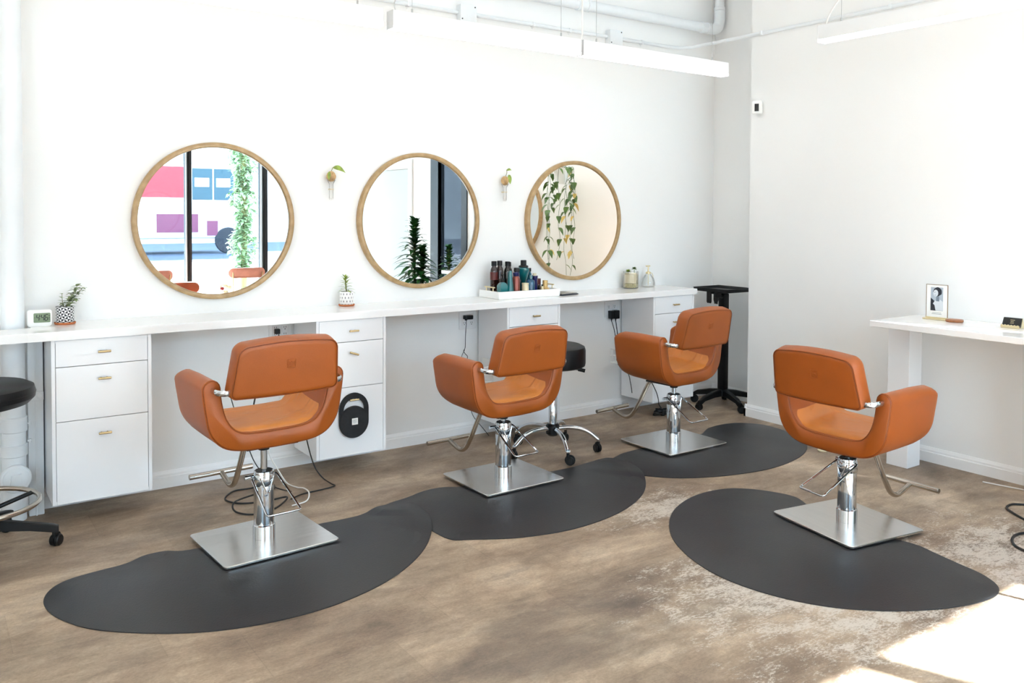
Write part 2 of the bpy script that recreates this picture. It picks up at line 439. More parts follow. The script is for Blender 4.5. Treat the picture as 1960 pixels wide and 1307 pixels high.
# shop front wall: piers and header around the glazing
GZ0, GZ1 = 0.10, 2.70
bays = [(-3.6, -2.45), (-2.39, -1.2), (1.35, 2.592), (2.667, 3.480), (3.575, 4.50)]  # first two bays are unseen windows added for more ambient light
b = BM()
box(b, XL, XW, YS-.15, YS, GZ1+.06, ZC); box(b, XL, XW, YS-.15, YS, 0, GZ0-.02)
box(b, XL, -3.66, YS-.15, YS, GZ0-.02, GZ1+.06); box(b, -1.14, 1.29, YS-.15, YS, GZ0-.02, GZ1+.06); box(b, 4.56, XW, YS-.15, YS, GZ0-.02, GZ1+.06)
struct('wall_front', b, M['wall'], smooth=False)
def window(name, x0, x1, y, z0, z1, fw, axis='x', gm='pane'):
    root = bpy.data.objects.new(name, None); C.objects.link(root); root['kind'] = 'structure'
    b = BM()
    def bx(u0, u1, w0, w1, d0, d1):
        if axis == 'x': box(b, u0, u1, d0, d1, w0, w1, 0.004, 1)
        else: box(b, d0, d1, u0, u1, w0, w1, 0.004, 1)
    f0, f1 = fw if isinstance(fw, tuple) else (fw, fw); fw = .03
    bx(x0-f0, x0, z0-fw, z1+fw, y-.06, y+.02); bx(x1, x1+f1, z0-fw, z1+fw, y-.06, y+.02)
    bx(x0, x1, z0-fw, z0, y-.06, y+.02); bx(x0, x1, z1, z1+fw, y-.06, y+.02)
    obj('window_frame', b, M['blackframe'], root)
    b = BM()
    if axis == 'x': box(b, x0, x1, y-.024, y-.018, z0, z1)
    else: box(b, y-.024, y-.018, x0, x1, z0, z1)
    obj('window_pane', b, M[gm], root, smooth=False)
    return root
for i, (a, c) in enumerate(bays):
    window('window_%d' % (i+1), a, c, YS-.05, GZ0, GZ1, ((.03, .03), (.03, .03), (.03, .037), (.037, .047), (.047, .03))[i])
# bare metal strip that edges the two middle mullions
b = BM(); box(b, 2.592, 2.606, YS-.028, YS-.012, GZ0, GZ1); box(b, 3.482, 3.50, YS-.028, YS-.012, GZ0, GZ1); struct('trim_1', b, M['alu'], smooth=False)
M['dark_pane'] = glass_pane('tinted_glass', (0.6, 0.62, 0.64, 1), 0.02)
w6 = window('window_6', WY0+.17, WY1-.11, XW+.05, WZ0+.05, WZ1-.06, 0.05, axis='y', gm='dark_pane')
b = BM(); box(b, XW-.012, XW+.03, WY0, WY0+.17, 0.02, WZ1+.02); box(b, XW-.012, XW+.03, WY1-.11, WY1, 0.02, WZ1+.02); box(b, XW-.012, XW+.03, WY0+.17, WY1-.11, WZ1-.06, WZ1+.02)
obj('window_surround', b, M['blackframe'], w6)
# door in the right wall
d = bpy.data.objects.new('door_1', None); C.objects.link(d); d['kind'] = 'structure'
b = BM(); box(b, XW+.02, XW+.06, DY0+.003, DY1-.003, 0.008, DZ-.003, .003, 1)
obj('door_leaf', b, M['doorp'], d)
b = BM()
box(b, XW-.018, XW-.001, DY1+.004, DY1+.10, 0, DZ+.105, .005, 2); box(b, XW-.018, XW-.001, DY0-.10, DY0-.004, 0, DZ+.105, .005, 2); box(b, XW-.018, XW-.001, DY0-.004, DY1+.004, DZ+.005, DZ+.105, .005, 2)
obj('door_casing', b, M['trimw'], d)
for hz in (0.25, 1.035, 1.673):
    b = BM(); cyl(b, (XW+.012, DY1-.004, hz-.05), (XW+.012, DY1-.004, hz+.05), .009, 10); box(b, XW+.010, XW+.021, DY1-.035, DY1-.004, hz-.045, hz+.045)
    obj('hinge', b, M['brass'], d)
# baseboards (profiled)
def baseboard(name, p0, p1, nrm, h=0.084, t=0.016):
    p0, p1, nrm = Vector((*p0, 0)), Vector((*p1, 0)), Vector((*nrm, 0))
    prof = [(0.0005, 0.0), (t, 0.0), (t, h*.66), (t*.75, h*.70), (t*.72, h*.82), (t*.45, h*.93), (t*.3, h), (0.0005, h)]
    b = BM(); loft(b, [[p+nrm*a+Vector((0, 0, z)) for a, z in prof] for p in (p0, p1)])
    return struct(name, b, M['trimw'], sharp=20)
baseboard('baseboard_back', (0.47, YW), (XA-.0005, YW), (0, -1))
baseboard('baseboard_recess', (XA, YC), (XA, YW-.017), (-1, 0))
baseboard('baseboard_right', (XW, WY1+.002), (XW, YC+.016), (-1, 0))
baseboard('baseboard_corner', (XW-.016, YC), (XA-.017, YC), (0, 1))

# ------------------------------------------------------------------ left pipe and boxed chase (drain stack)
t = thing('drain_pipe', 'white painted vertical drain pipe with round cleanout plug at the far left wall', 'pipe', (0.345, 4.515, 0))
b = BM(); lathe(b, [(.047, .0), (.047, ZC)], 32); obj('pipe_run', b, M['pipew'], t)
for z0, z1 in ((.05, .16), (.29, .345), (.40, .47), (.575, .60)):
    b = BM(); lathe(b, [(.0475, z0), (.0535, z0+.004), (.0535, z1-.004), (.0475, z1)], 32); obj('pipe_collar', b, M['pipew'], t)
b = BM()
R = Matrix.Rotation(PI/2, 3, 'X') @ Matrix.Identity(3)
lathe(b, [(.05, -.02), (.05, .050), (.062, .052), (.062, .064), (.058, .068), (.050, .068), (.049, .070), (.0, .070)], 40, (.0, .0, .2), rot=Matrix.Rotation(PI/2, 3, 'X'))
obj('cleanout_plug', b, M['pipew'], t)
b = BM()
ol = rrect(.045, .045, .004)
rings = []
for yy, s in ((-.0695, 1.0), (-.082, .92)):
    rings.append([Vector((p[0]*s*.9+p[1]*.12, yy, .2+p[1]*s+p[0]*.1)) for p in ol])
loft(b, rings); obj('plug_boss', b, M['pipew'], t)
for z in (.355, .435):
    b = BM(); cyl(b, (.050, -.02, z), (.066, -.02, z), .004, 8); cyl(b, (.060, -.02, z-.008), (.060, -.02, z+.008), .005, 8); obj('clamp_bolt', b, M['pipew'], t)
b = BM(); box(b, .400, .462, 4.52, YW-.001, 0, CT-.0405, .004); box(b, .428, .433, 4.514, 4.519, 0, CT-.041)
struct('trim_2', b, M['pipew'])
t = thing('pipe_strap', 'white metal strap clamp bolted across the boxed chase beside drain pipe', 'bracket', (.432, 4.51, .55))
b = BM(); box(b, -.055, .030, -.004, .008, -.02, .02, .003); obj('strap_plate', b, M['pipew'], t)
for x in (-.03, .012):
    b = BM(); lathe(b, [(.011, 0), (.011, .006), (.006, .009), (0, .009)], 12, (x, -.004, 0), rot=Matrix.Rotation(PI/2, 3, 'X')); obj('strap_bolt', b, M['pipew'], t)

# ------------------------------------------------------------------ worktop and cabinets
CY = 4.27      # cabinet fronts
b = BM()
ol = [(-.9, 4.25), (4.436, 4.25), (4.436, YW-.001), (.41, YW-.001), (.41, 4.455), (.28, 4.455), (.28, YW-.001), (-.9, YW-.001)]
prism(b, ol, CT-.038, CT)
bmesh.ops.bevel(b, geom=[e for e in b.edges if abs(e.verts[0].co.z-CT) < 1e-4 and abs(e.verts[1].co.z-CT) < 1e-4 and e.verts[0].co.y < 4.3 and e.verts[1].co.y < 4.3], offset=.003, segments=2, affect='EDGES')
tag(obj('worktop', b, M['quartz']), 'long white quartz worktop running under the three round mirrors', 'countertop')

CB = 0.104; CTOP = CT-.038
def bar_pull(parent, x, z, tilt=0, y=0.0, L=.052):
    b = BM()
    cyl(b, (-L/2, -.024, 0), (L/2, -.024, 0), .0052, 12, bev=.0012)
    for s in (-.012, .012): cyl(b, (s, -.024, 0), (s, .0, 0), .0035, 8)
    return obj('handle', b, M['brass'], parent, (x, y, z), (0, tilt, 0))
def cabinet(x0, x1, label, tilt=0.0, group='white drawer cabinets hung under the worktop'):
    t = thing('drawer_cabinet', label, 'cabinet', (x0, CY, 0), 0, group)
    w = x1-x0; dpt = YW-CY-.018
    b = BM()
    box(b, 0, .015, .0, dpt, CB, CTOP-.0008, .001, 1); box(b, w-.015, w, .0, dpt, CB, CTOP-.0008, .001, 1)
    box(b, .015, w-.015, .004, dpt, CB, CB+.015); box(b, .015, w-.015, .004, dpt, CTOP-.016, CTOP-.0008); box(b, .015, w-.015, dpt-.01, dpt, CB+.015, CTOP-.016)
    obj('carcass', b, M['lacq'], t)
    for k, (z0, z1) in enumerate(((.711, CTOP-.006), (.470, .708), (CB+.001, .467))):
        b = BM(); box(b, .0168, w-.0168, .0005, .019, z0, z1, .0012, 1)
        dr = obj('drawer', b, M['lacq'], t)
        hz = (.769, .649, .403)[k]
        bar_pull(dr, w*.51, hz, tilt if k == 1 else 0)
    return t
cabinet(.467, .871, 'white three-drawer cabinet left of the styling chairs, next to the drain pipe')
cabinet(1.660, 2.052, 'white three-drawer cabinet with a black hanging pad and one crooked handle', math.radians(19))
cabinet(2.843, 3.240, 'white drawer cabinet directly below the bottle tray, mostly hidden by a chair')
cabinet(4.035, 4.427, 'white drawer cabinet at the right end of the worktop beside black trolley')

# black felt hand-mirror pad hanging on the handle
t = thing('hanging_pad', 'round black felt pad with loop handle hanging on the white drawer pull', 'pad', (1.862, 4.2595, .3055))
b = BM()
N = 48
outer, inner = [], []
def padr(a):    # outline: lower disc blended with a rising loop
    return a
pts_o = []
for k in range(N):
    a = 2*PI*k/N
    x, z = math.sin(a), math.cos(a)
    X, Z = .092*x, (-.012+.093*z if z < 0 else -.012+.150*z)
    pts_o.append((X, Z))
pts_i = []
for k in range(N):
    a = 2*PI*k/N
    x, z = math.sin(a), math.cos(a)
    if z >= 0: pts_i.append((.063*x, .052+.058*z))
    else: pts_i.append((.063*x, .052+.0*z+.030*(1-x*x)*1.0*0.9))
# split into loop (upper) and disc
fo = [(0.082*math.sin(2*PI*k/N), -.022+.085*math.cos(2*PI*k/N)) for k in range(N)]
rings = [[Vector((p[0]*s, y, p[1]*s+(-.022)*(1-s))) for p in fo] for s, y in ((.97, .009), (1, .006), (1, -.006), (.97, -.009))]
loft(b, rings); obj('pad_disc', b, M['felt'], t)
b = BM()
arc = [(-.082, -.02)]+[(.082*-math.cos(PI*k/20), .045+.088*math.sin(PI*k/20)) for k in range(21)]+[(.082, -.02)]
arci = [(-.060, -.0)]+[(.060*-math.cos(PI*k/20), .040+.064*math.sin(PI*k/20)) for k in range(21)]+[(.060, -.0)]
for y0, y1 in ((-.006, .006),):
    A = [[b.verts.new((p[0], y, p[1])) for p in q] for q in (arc, arci) for y in (y0, y1)]
    o0, o1, i0, i1 = A
    for k in range(len(o0)-1):
        b.faces.new((o0[k], o0[k+1], i0[k+1], i0[k])); b.faces.new((o1[k], i1[k], i1[k+1], o1[k+1]))
        b.faces.new((o0[k], o1[k], o1[k+1], o0[k+1])); b.faces.new((i0[k], i0[k+1], i1[k+1], i1[k]))
    for k in (0, -1): b.faces.new((o0[k], i0[k], i1[k], o1[k]))
obj('pad_loop', b, M['felt'], t)
b = BM(); box(b, -.015, .018, -.0115, -.0092, -.035, -.001); lb = obj('pad_label', b, M['paper'], t, smooth=False); lb['label'] = 'small white square label'
b = BM()
for k, (x, w) in enumerate(((-.010, .004), (-.004, .003), (.001, .005), (.008, .004))): box(b, x, x+w*.35, -.0122, -.0116, -.020, -.008); box(b, x, x+w, -.0122, -.0116, -.0095, -.008); box(b, x, x+w, -.0122, -.0116, -.0205, -.019)
box(b, -.008, .012, -.0122, -.0116, -.027, -.0255)
obj('label_print', b, M['ink'], t, smooth=False)

# white tool holders fixed to the cabinet sides
for (x, lab) in ((2.842, 'white wire tool holder on the cabinet side behind the middle chair'), (4.034, 'white tool holder on the cabinet side by the corner chair')):
    t = thing('tool_holder', lab, 'holder', (x, 4.47, .365), 0, 'white tool holders on cabinet sides')
    b = BM(); box(b, -.006, -.001, -.05, .07, -.02, .13, .002); obj('back_plate', b, M['frosted'], t)
    b = BM()
    for z in (.0, .045, .09): tube(b, [(-.004, -.045, z), (-.15, -.045, z), (-.15, .065, z), (-.004, .065, z)], .0028, 6)
    for q in range(5): tube(b, [(-.15, -.045+q*.0275, .09), (-.15, -.045+q*.0275, .0)], .0022, 6)
    box(b, -.152, -.004, -.047, .067, -.004, .0); [tube(b, [(-.012-q*.023, -.045, .09), (-.012-q*.023, -.045, .0)], .0022, 6) for q in range(7)]
    obj('wire_basket', b, M['frosted'], t)

# ------------------------------------------------------------------ round mirrors
def round_mirror(x, z, label, gm, y=YW, r=.403, name='round_mirror', rz=0, group='wood framed round wall mirrors'):
    t = thing(name, label, 'mirror', (x, y, z), rz, group)
    b = BM()
    prof = [(r-.026, -.001), (r-.026, -.022), (r-.024, -.036), (r-.021, -.038), (r-.003, -.038), (r, -.035), (r, -.001)]
    R = Matrix.Rotation(PI/2, 3, 'X')
    seg = 128
    rings = [[R @ Vector((q*math.cos(2*PI*k/seg), q*math.sin(2*PI*k/seg), -d)) for k in range(seg)] for q, d in prof]
    vr = [[b.verts.new(p) for p in rg] for rg in rings]
    for i in range(len(vr)):
        A, B = vr[i], vr[(i+1) % len(vr)]
        for k in range(seg):
            j = (k+1) % seg; b.faces.new((A[k], A[j], B[j], B[k]))
    obj('mirror_frame', b, M['frame'], t, sharp=50)
    b = BM(); lathe(b, [(r-.0255, .010), (r-.0255, .022)], 96, rot=R); obj('mirror_glass', b, gm, t, smooth=False)
    return t
MZ = 1.346
round_mirror(1.255, MZ, 'largest-looking round mirror at left, reflecting the street and a red and white bus', M['mirror'])
round_mirror(2.434, MZ, 'middle round mirror, reflecting a white door and dark green leafy plants', M['mirror'])
round_mirror(3.603, MZ, 'round mirror above the bottle tray, reflecting a trailing hanging plant', M['mirror_turned'])

# ------------------------------------------------------------------ styling chairs
def stroke(path, hw_out, hw_in, capn=8):
    """outline (x,z) of a thick open path with round ends"""
    P = [Vector((p[0], p[1])) for p in path]; n = len(P)
    L, Rr = [], []
    for i in range(n):
        t = (P[min(i+1, n-1)]-P[max(i-1, 0)]).normalized(); nn = Vector((-t.y, t.x))
        L.append(P[i]+nn*hw_in[i]); Rr.append(P[i]-nn*hw_out[i])
    out = list(Rr)
    def cap(c, a, bb):
        v = a-c; ang = math.atan2(v.y, v.x); r = v.length
        return [c+Vector((math.cos(ang+PI*k/capn), math.sin(ang+PI*k/capn)))*r for k in range(1, capn)]
    c = (L[-1]+Rr[-1])/2; out += cap(c, Rr[-1], L[-1])
    out += L[::-1]
    c = (L[0]+Rr[0])/2; out += cap(c, L[0], Rr[0])
    return out

# U-shaped shell section: left arm top -> seat -> right arm top
half = [(-.262, .702), (-.259, .665), (-.254, .63), (-.247, .59), (-.238, .555), (-.222, .523), (-.196, .497), (-.162, .482), (-.12, .475), (-.06, .472), (0, .471)]
upath = half+[(-x, z) for x, z in half[-2::-1]]
upath3 = catmull([(x, 0, z) for x, z in upath], 3)
up2 = [(p.x, p.z) for p in upath3]
nU = len(up2)
def wid(i):
    s = abs(2*i/(nU-1)-1)      # 1 at arm tops, 0 in the middle
    return .0355-.003*(1-abs(2*s-1))
wl = [wid(i) for i in range(nU)]
def crn(i):
    d = math.hypot(abs(up2[i][0])-.218, up2[i][1]-.518)
    return math.exp(-(d/.075)**2)
wi = [w+.012*crn(i) for i, w in enumerate(wl)]
wo_ = [w+.006*crn(i) for i, w in enumerate(wl)]
Uc = Vector((0, .60))
def ushell():
    b = BM()
    # rings along y: rear rounded edge, body, front rounded edge ; shrink about the stroke centreline
    stations = [(-.141, .80), (-.138, .90), (-.132, .965), (-.122, 1.0), (-.05, 1.0), (.06, 1.0), (.16, 1.0), (.196, .99), (.212, .95), (.222, .86), (.227, .70)]
    rings = []
    for y, s in stations:
        o = stroke(up2, [w*s for w in wo_], [w*s for w in wi])
        # front of the arms: rounded corner lowers the arm tops a little
        f = max(0.0, (y-.12)/.10)
        drop = .026*f*f
        tilt = .03*(y+.14)
        ring = []
        for p in o:
            k = max(0.0, (p.y-.60)/.13); kb = max(0.0, (.56-p.y)/.1)
            ring.append(Vector((p.x, y, p.y+tilt-drop*k*k+.012*f*f*kb)))
        rings.append(ring)
    loft(b, rings)
    return b
def useat():
    """padded seat filling the U, rising and rolling over at the front"""
    b = BM(); n = 20
    rings = []
    for y, dz, sq in ((-.120, -.012, 1), (-.112, -.002, 1), (-.095, .004, 1), (-.04, .006, 1), (.05, .012, 1), (.14, .020, 1), (.19, .022, .995), (.215, .012, .99), (.232, -.012, .985), (.236, -.035, .98)):
        top, bot = [], []
        for k in range(n+1):
            u = -1+2*k/n
            x = .213*u*sq
            # seat surface: flat, turning up to meet the arm walls
            rise = .075*max(0, (abs(u)-.72)/.28)**2
            top.append(Vector((x+(.012*u if abs(u) > .9 else 0), y, .530+dz+rise-.006*(1-u*u))))
            bot.append(Vector((x*.93, y, .505+rise*.5)))
        rings.append(top+bot[::-1])
    loft(b, rings)
    return b
def seam_rear(y, off):
    o = stroke(up2, [w*off for w in wo_], [w*off for w in wi])
    return [Vector((p.x, y, p.y+.03*(y+.14))) for p in o]

BW, TW = .222, .208      # half widths of the back panel
BZ0, BZ1 = .668, .880
BY0, BY1 = -.231, -.277  # rear face bottom / top (reclined)
def panel_outline(s=1.0, n=8):
    w0, w1, h = BW*s, TW*s, (BZ1-BZ0)
    pts = []
    def corner(cx, cz, r, a0):
        for k in range(n+1):
            a = a0+PI/2*k/n; pts.append((cx+r*math.cos(a), cz+r*math.sin(a)))
    rb, rt = .022, .045
    corner(w0-rb, rb, rb, -PI/2)
    corner(w1-rt, h-rt, rt, 0)
    # gently crowned top edge
    for k in range(1, 6):
        u = 1-2*k/6; pts.append(((w1-rt)*u, h+.010*(1-u*u)))
    corner(-(w1-rt), h-rt, rt, PI/2)
    corner(-(w0-rb), rb, rb, PI)
    for k in range(1, 6):
        u = -1+2*k/6; pts.append(((w0-rb)*u, -.004*(1-u*u)))
    return pts
def pframe(x, z, d):
    """panel coords: z up the panel, d forward from the rear face"""
    t = z/(BZ1-BZ0)
    th = math.atan2(BY1-BY0, BZ1-BZ0)
    yb = BY0+(BY1-BY0)*t + .006*(1-(x/BW)**2)*-1
    return Vector((x, yb+d*math.cos(th), BZ0+z - d*math.sin(th)*-1*.0 + d*math.sin(-th)*.9))
def uback():
    b = BM(); rings = []
    po = panel_outline()
    for d, s in ((.000, .90), (.0005, .955), (.004, .985), (.010, 1.0), (.040, 1.012), (.060, 1.012), (.076, .985), (.086, .94), (.090, .86)):
        cz = (BZ1-BZ0)/2
        hs = 1-(1-s)*(BW/((BZ1-BZ0)/2))*.95
        rings.append([pframe(x*s, cz+(z-cz)*hs, d) for x, z in po])
    loft(b, rings)
    return b
chair = thing('salon_chair', '', 'chair', (0, 0, 0), 0, 'tan leather salon styling chairs')
b = BM(); o = rrect(.48, .44, .018, 5)
loft(b, [[Vector((x*s, y*s, z)) for x, y in o] for z, s in ((.0135, .995), (.0145, 1), (.0205, 1), (.0225, .994))])
obj('base_plate', b, M['steel'], chair, sharp=25)
b = BM(); lathe(b, [(.0415, .022), (.0415, .300), (.040, .306), (.036, .308), (.036, .302), (.016, .300)], 40)
col = obj('hydraulic_column', b, M['chrome'], chair)
b = BM(); lathe(b, [(.0418, .0228), (.0455, .0228), (.0455, .078), (.0418, .081)], 40); obj('column_sleeve', b, M['chrome'], col)
b = BM(); lathe(b, [(.0165, .3045), (.0352, .3045), (.0352, .3075), (.0165, .3075)], 32); obj('column_cap', b, M['collar'], col)
b = BM(); lathe(b, [(.0418, .245), (.0432, .247), (.0432, .292), (.0418, .294)], 40); obj('pump_collar', b, M['chrome'], col)
b = BM(); cyl(b, (0, 0, .20), (0, 0, .445), .0142, 20); obj('piston', b, M['chrome'], chair)
# pump pedal: wire loop hinged on both sides of the column
b = BM()
def arcpts(side):
    return [(side*.050, .006, .285), (side*.0535, -.004, .2835), (side*.056, -.016, .279), (side*.0695, -.196, .191), (side*.070, -.206, .1865), (side*.067, -.214, .184), (side*.060, -.217, .1835)]
pl = [(-.042, .008, .284)]+arcpts(-1)+arcpts(1)[::-1]+[(.042, .008, .284)]
tube(b, pl, .0046, 10)
cyl(b, (-.078, .012, .283), (-.040, .012, .283), .0085, 12)
ped = obj('pump_pedal', b, M['chrome'], chair)
b = BM(); tube(b, catmull([(-.030, -.034, .285), (-.020, -.038, .262), (-.008, -.046, .228), (.0, -.049, .222), (.008, -.046, .228), (.020, -.038, .262), (.030, -.034, .285)], 5), .0032, 8)
obj('pedal_spring', b, M['chrome'], ped)
# upholstered shell
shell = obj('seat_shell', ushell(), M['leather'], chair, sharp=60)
b = BM(); tube(b, seam_rear(-.1315, .985), .0022, 6, closed=True); obj('shell_piping', b, M['leather'], shell)
b = BM(); tube(b, [p for p in seam_rear(-.1375, .91)], .0009, 5, closed=True); obj('shell_seam', b, M['seam'], shell)
seat = obj('seat', useat(), M['leather_seat_lit'], chair, sharp=60)
b = BM(); box(b, -.11, .11, -.10, .13, .425, .4355, .003); lathe(b, [(.022, .395), (.024, .40), (.024, .426)], 24); obj('seat_bracket', b, M['collar'], chair)
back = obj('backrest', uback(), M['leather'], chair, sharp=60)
po = panel_outline(1.0); cz = (BZ1-BZ0)/2
b = BM(); tube(b, [pframe(x*.992, cz+(z-cz)*.983, .0035) for x, z in po], .0024, 6, closed=True); obj('back_piping', b, M['leather'], back)
b = BM(); tube(b, [pframe(x*.978, cz+(z-cz)*.958, -.0006) for x, z in po], .0008, 5, closed=True); obj('back_seam', b, M['seam'], back)
# embossed square mark
b = BM()
def em(p0, p1, r=.0010): tube(b, [pframe(p0[0], p0[1], .0002), pframe(p1[0], p1[1], .0002)], r*.8, 6)
ex, ez, s = .010, .128, .0165
for q0, q1 in (((-s, -s), (s, -s)), ((s, -s), (s, s)), ((s, s), (-s, s)), ((-s, s), (-s, -s))): em((ex+q0[0], ez+q0[1]), (ex+q1[0], ez+q1[1]))
zz = [(-.011, -.004), (-.011, .008), (-.0055, .000), (0, .008), (.0055, .000), (.011, .008), (.011, -.004)]
for q0, q1 in zip(zz, zz[1:]): em((ex+q0[0], ez+q0[1]), (ex+q1[0], ez+q1[1]), .0009)
em((ex-.011, ez-.0095), (ex+.011, ez-.0095), .0008); em((ex-.019, ez-.0225), (ex+.019, ez-.0225), .0008)
obj('emblem', b, M['leather'], back)
for s in (-1, 1):
    b = BM(); tube(b, catmull([(s*.262, -.118, .700), (s*.262, -.160, .699), (s*.256, -.192, .697), (s*.238, -.212, .696), (s*.200, -.212, .696)], 6), .0058, 12, ry=.0115)
    obj('back_bracket', b, M['chrome'], chair)
# footrest: bent tube with a T-bar
b = BM()
ft = [(0, .10, .428), (0, .155, .424), (0, .20, .392), (0, .262, .285), (0, .318, .195), (0, .352, .160), (0, .395, .146), (0, .45, .158), (0, .505, .178)]
tube(b, catmull(ft, 6), .0125, 16)
fr = obj('footrest', b, M['nickel'], chair)
b = BM(); cyl(b, (-.146, .507, .180), (.146, .507, .180), .0125, 18, bev=.001); obj('foot_bar', b, M['nickel'], fr)

def place_chair(root, x, y, rz, yaw_seat, lift, label):
    root.location = (x, y, 0); root.rotation_euler = (0, 0, rz); root['label'] = label
    for ch in root.children:
        k = ch.name.split('.')[0]
        if k in ('base_plate', 'hydraulic_column', 'pump_pedal'): continue
        ch.location.z = lift
        ch.rotation_euler.z = yaw_seat-rz
rd = math.radians
chairs = [(1.172, 3.607, rd(3.5), rd(3.8), 0.0, 'leftmost tan leather salon chair, raised high, facing the mirror that reflects the bus'),
          (2.463, 3.731, rd(0.5), rd(3.9), -.071, 'tan leather salon chair in the middle of the mirror row, black stool beyond it'),
          (3.690, 3.720, rd(0.0), rd(5.9), -.049, 'farthest tan leather salon chair, in front of the black trolley in the corner'),
          (3.364, 2.290, rd(-99.5), rd(-90.5), -.081, 'tan leather salon chair standing apart, turned to the white desk on the right')]
roots = [chair]+[dup_tree(chair, (0, 0, 0), 0, '') for _ in chairs[1:]]
for r, a in zip(roots, chairs): place_chair(r, *a)

# ------------------------------------------------------------------ anti-fatigue mats
def pip(p, poly):
    c = False; n = len(poly)
    for i in range(n):
        (x0, y0), (x1, y1) = poly[i], poly[(i+1) % n]
        if (y0 > p[1]) != (y1 > p[1]) and p[0] < (x1-x0)*(p[1]-y0)/(y1-y0)+x0: c = not c
    return c
def smooth_ol(pts, n=6): return [(p.x, p.y) for p in catmull([(x, y, 0) for x, y in pts], n, closed=True)]
def offset(poly, d):
    """move an outline inward (d>0) along averaged normals"""
    n = len(poly); out = []
    area = sum(poly[i][0]*poly[(i+1) % n][1]-poly[(i+1) % n][0]*poly[i][1] for i in range(n))
    sg = 1 if area > 0 else -1
    for i in range(n):
        a, c = Vector(poly[(i-2) % n]), Vector(poly[(i+2) % n]); t = (c-a).normalized()
        out.append((poly[i][0]-t.y*d*sg, poly[i][1]+t.x*d*sg))
    return out
m1 = smooth_ol([(.35, 3.50), (.36, 3.38), (.40, 3.27), (.46, 3.17), (.56, 3.07), (.68, 2.98), (.82, 2.91), (1.0, 2.87), (1.2, 2.875), (1.42, 2.945), (1.62, 3.08), (1.78, 3.26), (1.875, 3.45), (1.89, 3.60), (1.85, 3.68), (1.74, 3.70), (1.66, 3.675), (1.60, 3.66), (1.44, 3.665), (1.2, 3.67), (.95, 3.685), (.86, 3.70), (.81, 3.735), (.73, 3.735), (.65, 3.69), (.54, 3.675), (.45, 3.655), (.385, 3.60)])
m2 = smooth_ol([(1.74, 3.66), (1.80, 3.40), (1.82, 3.18), (1.90, 3.115), (2.09, 3.01), (2.34, 2.96), (2.61, 2.995), (2.85, 3.10), (3.03, 3.25), (3.15, 3.43), (3.185, 3.60), (3.15, 3.69), (3.08, 3.715), (2.96, 3.700), (2.86, 3.690), (2.72, 3.70), (2.6, 3.72), (2.35, 3.745), (2.22, 3.755), (2.13, 3.80), (2.03, 3.80), (1.92, 3.76), (1.80, 3.73)])
m3 = smooth_ol([(3.07, 3.62), (3.08, 3.42), (3.15, 3.30), (3.27, 3.19), (3.5, 3.09), (3.79, 3.045), (4.07, 3.09), (4.28, 3.19), (4.42, 3.33), (4.50, 3.53), (4.515, 3.70), (4.46, 3.80), (4.38, 3.86), (4.26, 3.875), (4.15, 3.86), (4.08, 3.825), (3.98, 3.775), (3.8, 3.76), (3.55, 3.755), (3.35, 3.745), (3.25, 3.72)])
m4 = smooth_ol([(3.44, 2.56), (3.485, 2.66), (3.465, 2.76), (3.40, 2.875), (3.29, 2.955), (3.09, 2.965), (2.86, 2.875), (2.67, 2.71), (2.55, 2.52), (2.485, 2.29), (2.50, 2.07), (2.585, 1.87), (2.72, 1.72), (2.88, 1.615), (3.05, 1.55), (3.18, 1.535), (3.27, 1.57), (3.33, 1.66), (3.355, 1.77), (3.38, 1.88), (3.40, 1.97), (3.385, 2.1), (3.38, 2.3), (3.40, 2.48)])
def lift(p, B):
    """height a mat gains where it laps over the neighbouring mat B"""
    if B is None: return 0.0
    if pip(p, B): return .0100
    d = min((Vector(p)-Vector(q)).length for q in B)
    return .0100*max(0.0, 1-max(0.0, d-.015)/.06)
for ol, under, lab in ((m1, m2, 'dark grey half-round rubber mat under the leftmost chair, edge sloping to the floor'), (m2, m3, 'dark grey half-round rubber mat under the middle chair of the mirror row'),
                (m3, None, 'dark grey half-round rubber mat under the farthest chair by the corner'), (m4, None, 'dark grey half-round rubber mat lying apart under the desk-side chair')):
    b = BM()
    n = len(ol); arc = [0.0]
    for q in range(n): arc.append(arc[-1]+(Vector(ol[q])-Vector(ol[(q+1) % n])).length)
    P = arc[-1]; lim = []
    for q in range(n):
        dd = 9.0
        for w2 in range(n):
            g = abs(arc[q]-arc[w2]); g = min(g, P-g)
            if g > .22: dd = min(dd, (Vector(ol[q])-Vector(ol[w2])).length)
        # shrink towards sharp tips
        tip = (Vector(ol[(q-4) % n])-Vector(ol[(q+4) % n])).length/max(1e-6, sum((Vector(ol[(q+e) % n])-Vector(ol[(q+e+1) % n])).length for e in range(-4, 4)))
        lim.append(dd*.35*max(0.05, (tip-.55)/.45))
    for _ in range(6): lim = [min(lim[q], (lim[q-1]+lim[q]+lim[(q+1) % n])/3) for q in range(n)]
    unit = offset(ol, 1.0)
    ins = lambda amt: [(p[0]+(u_[0]-p[0])*min(amt, l_), p[1]+(u_[1]-p[1])*min(amt, l_)) for p, u_, l_ in zip(ol, unit, lim)]
    i1, i2, i3 = ins(.008), ins(.060), ins(.082)
    loft(b, [[Vector((p[0], p[1], z+lift(p, under))) for p in q] for q, z in ((ol, .0006), (ol, .0035), (i1, .0052), (i2, .0060), (i3, .0090))], cap=False)
    b.verts.ensure_lookup_table(); n = len(ol)
    top = [b.verts[4*n+i] for i in range(n)]; bot = [b.verts[i] for i in range(n)]
    f = b.faces.new(top); b.faces.new(bot[::-1])
    bmesh.ops.triangulate(b, faces=[f])
    tag(obj('rubber_mat', b, M['rubber'], sharp=70), lab, 'mat', 'half-round rubber floor mats')

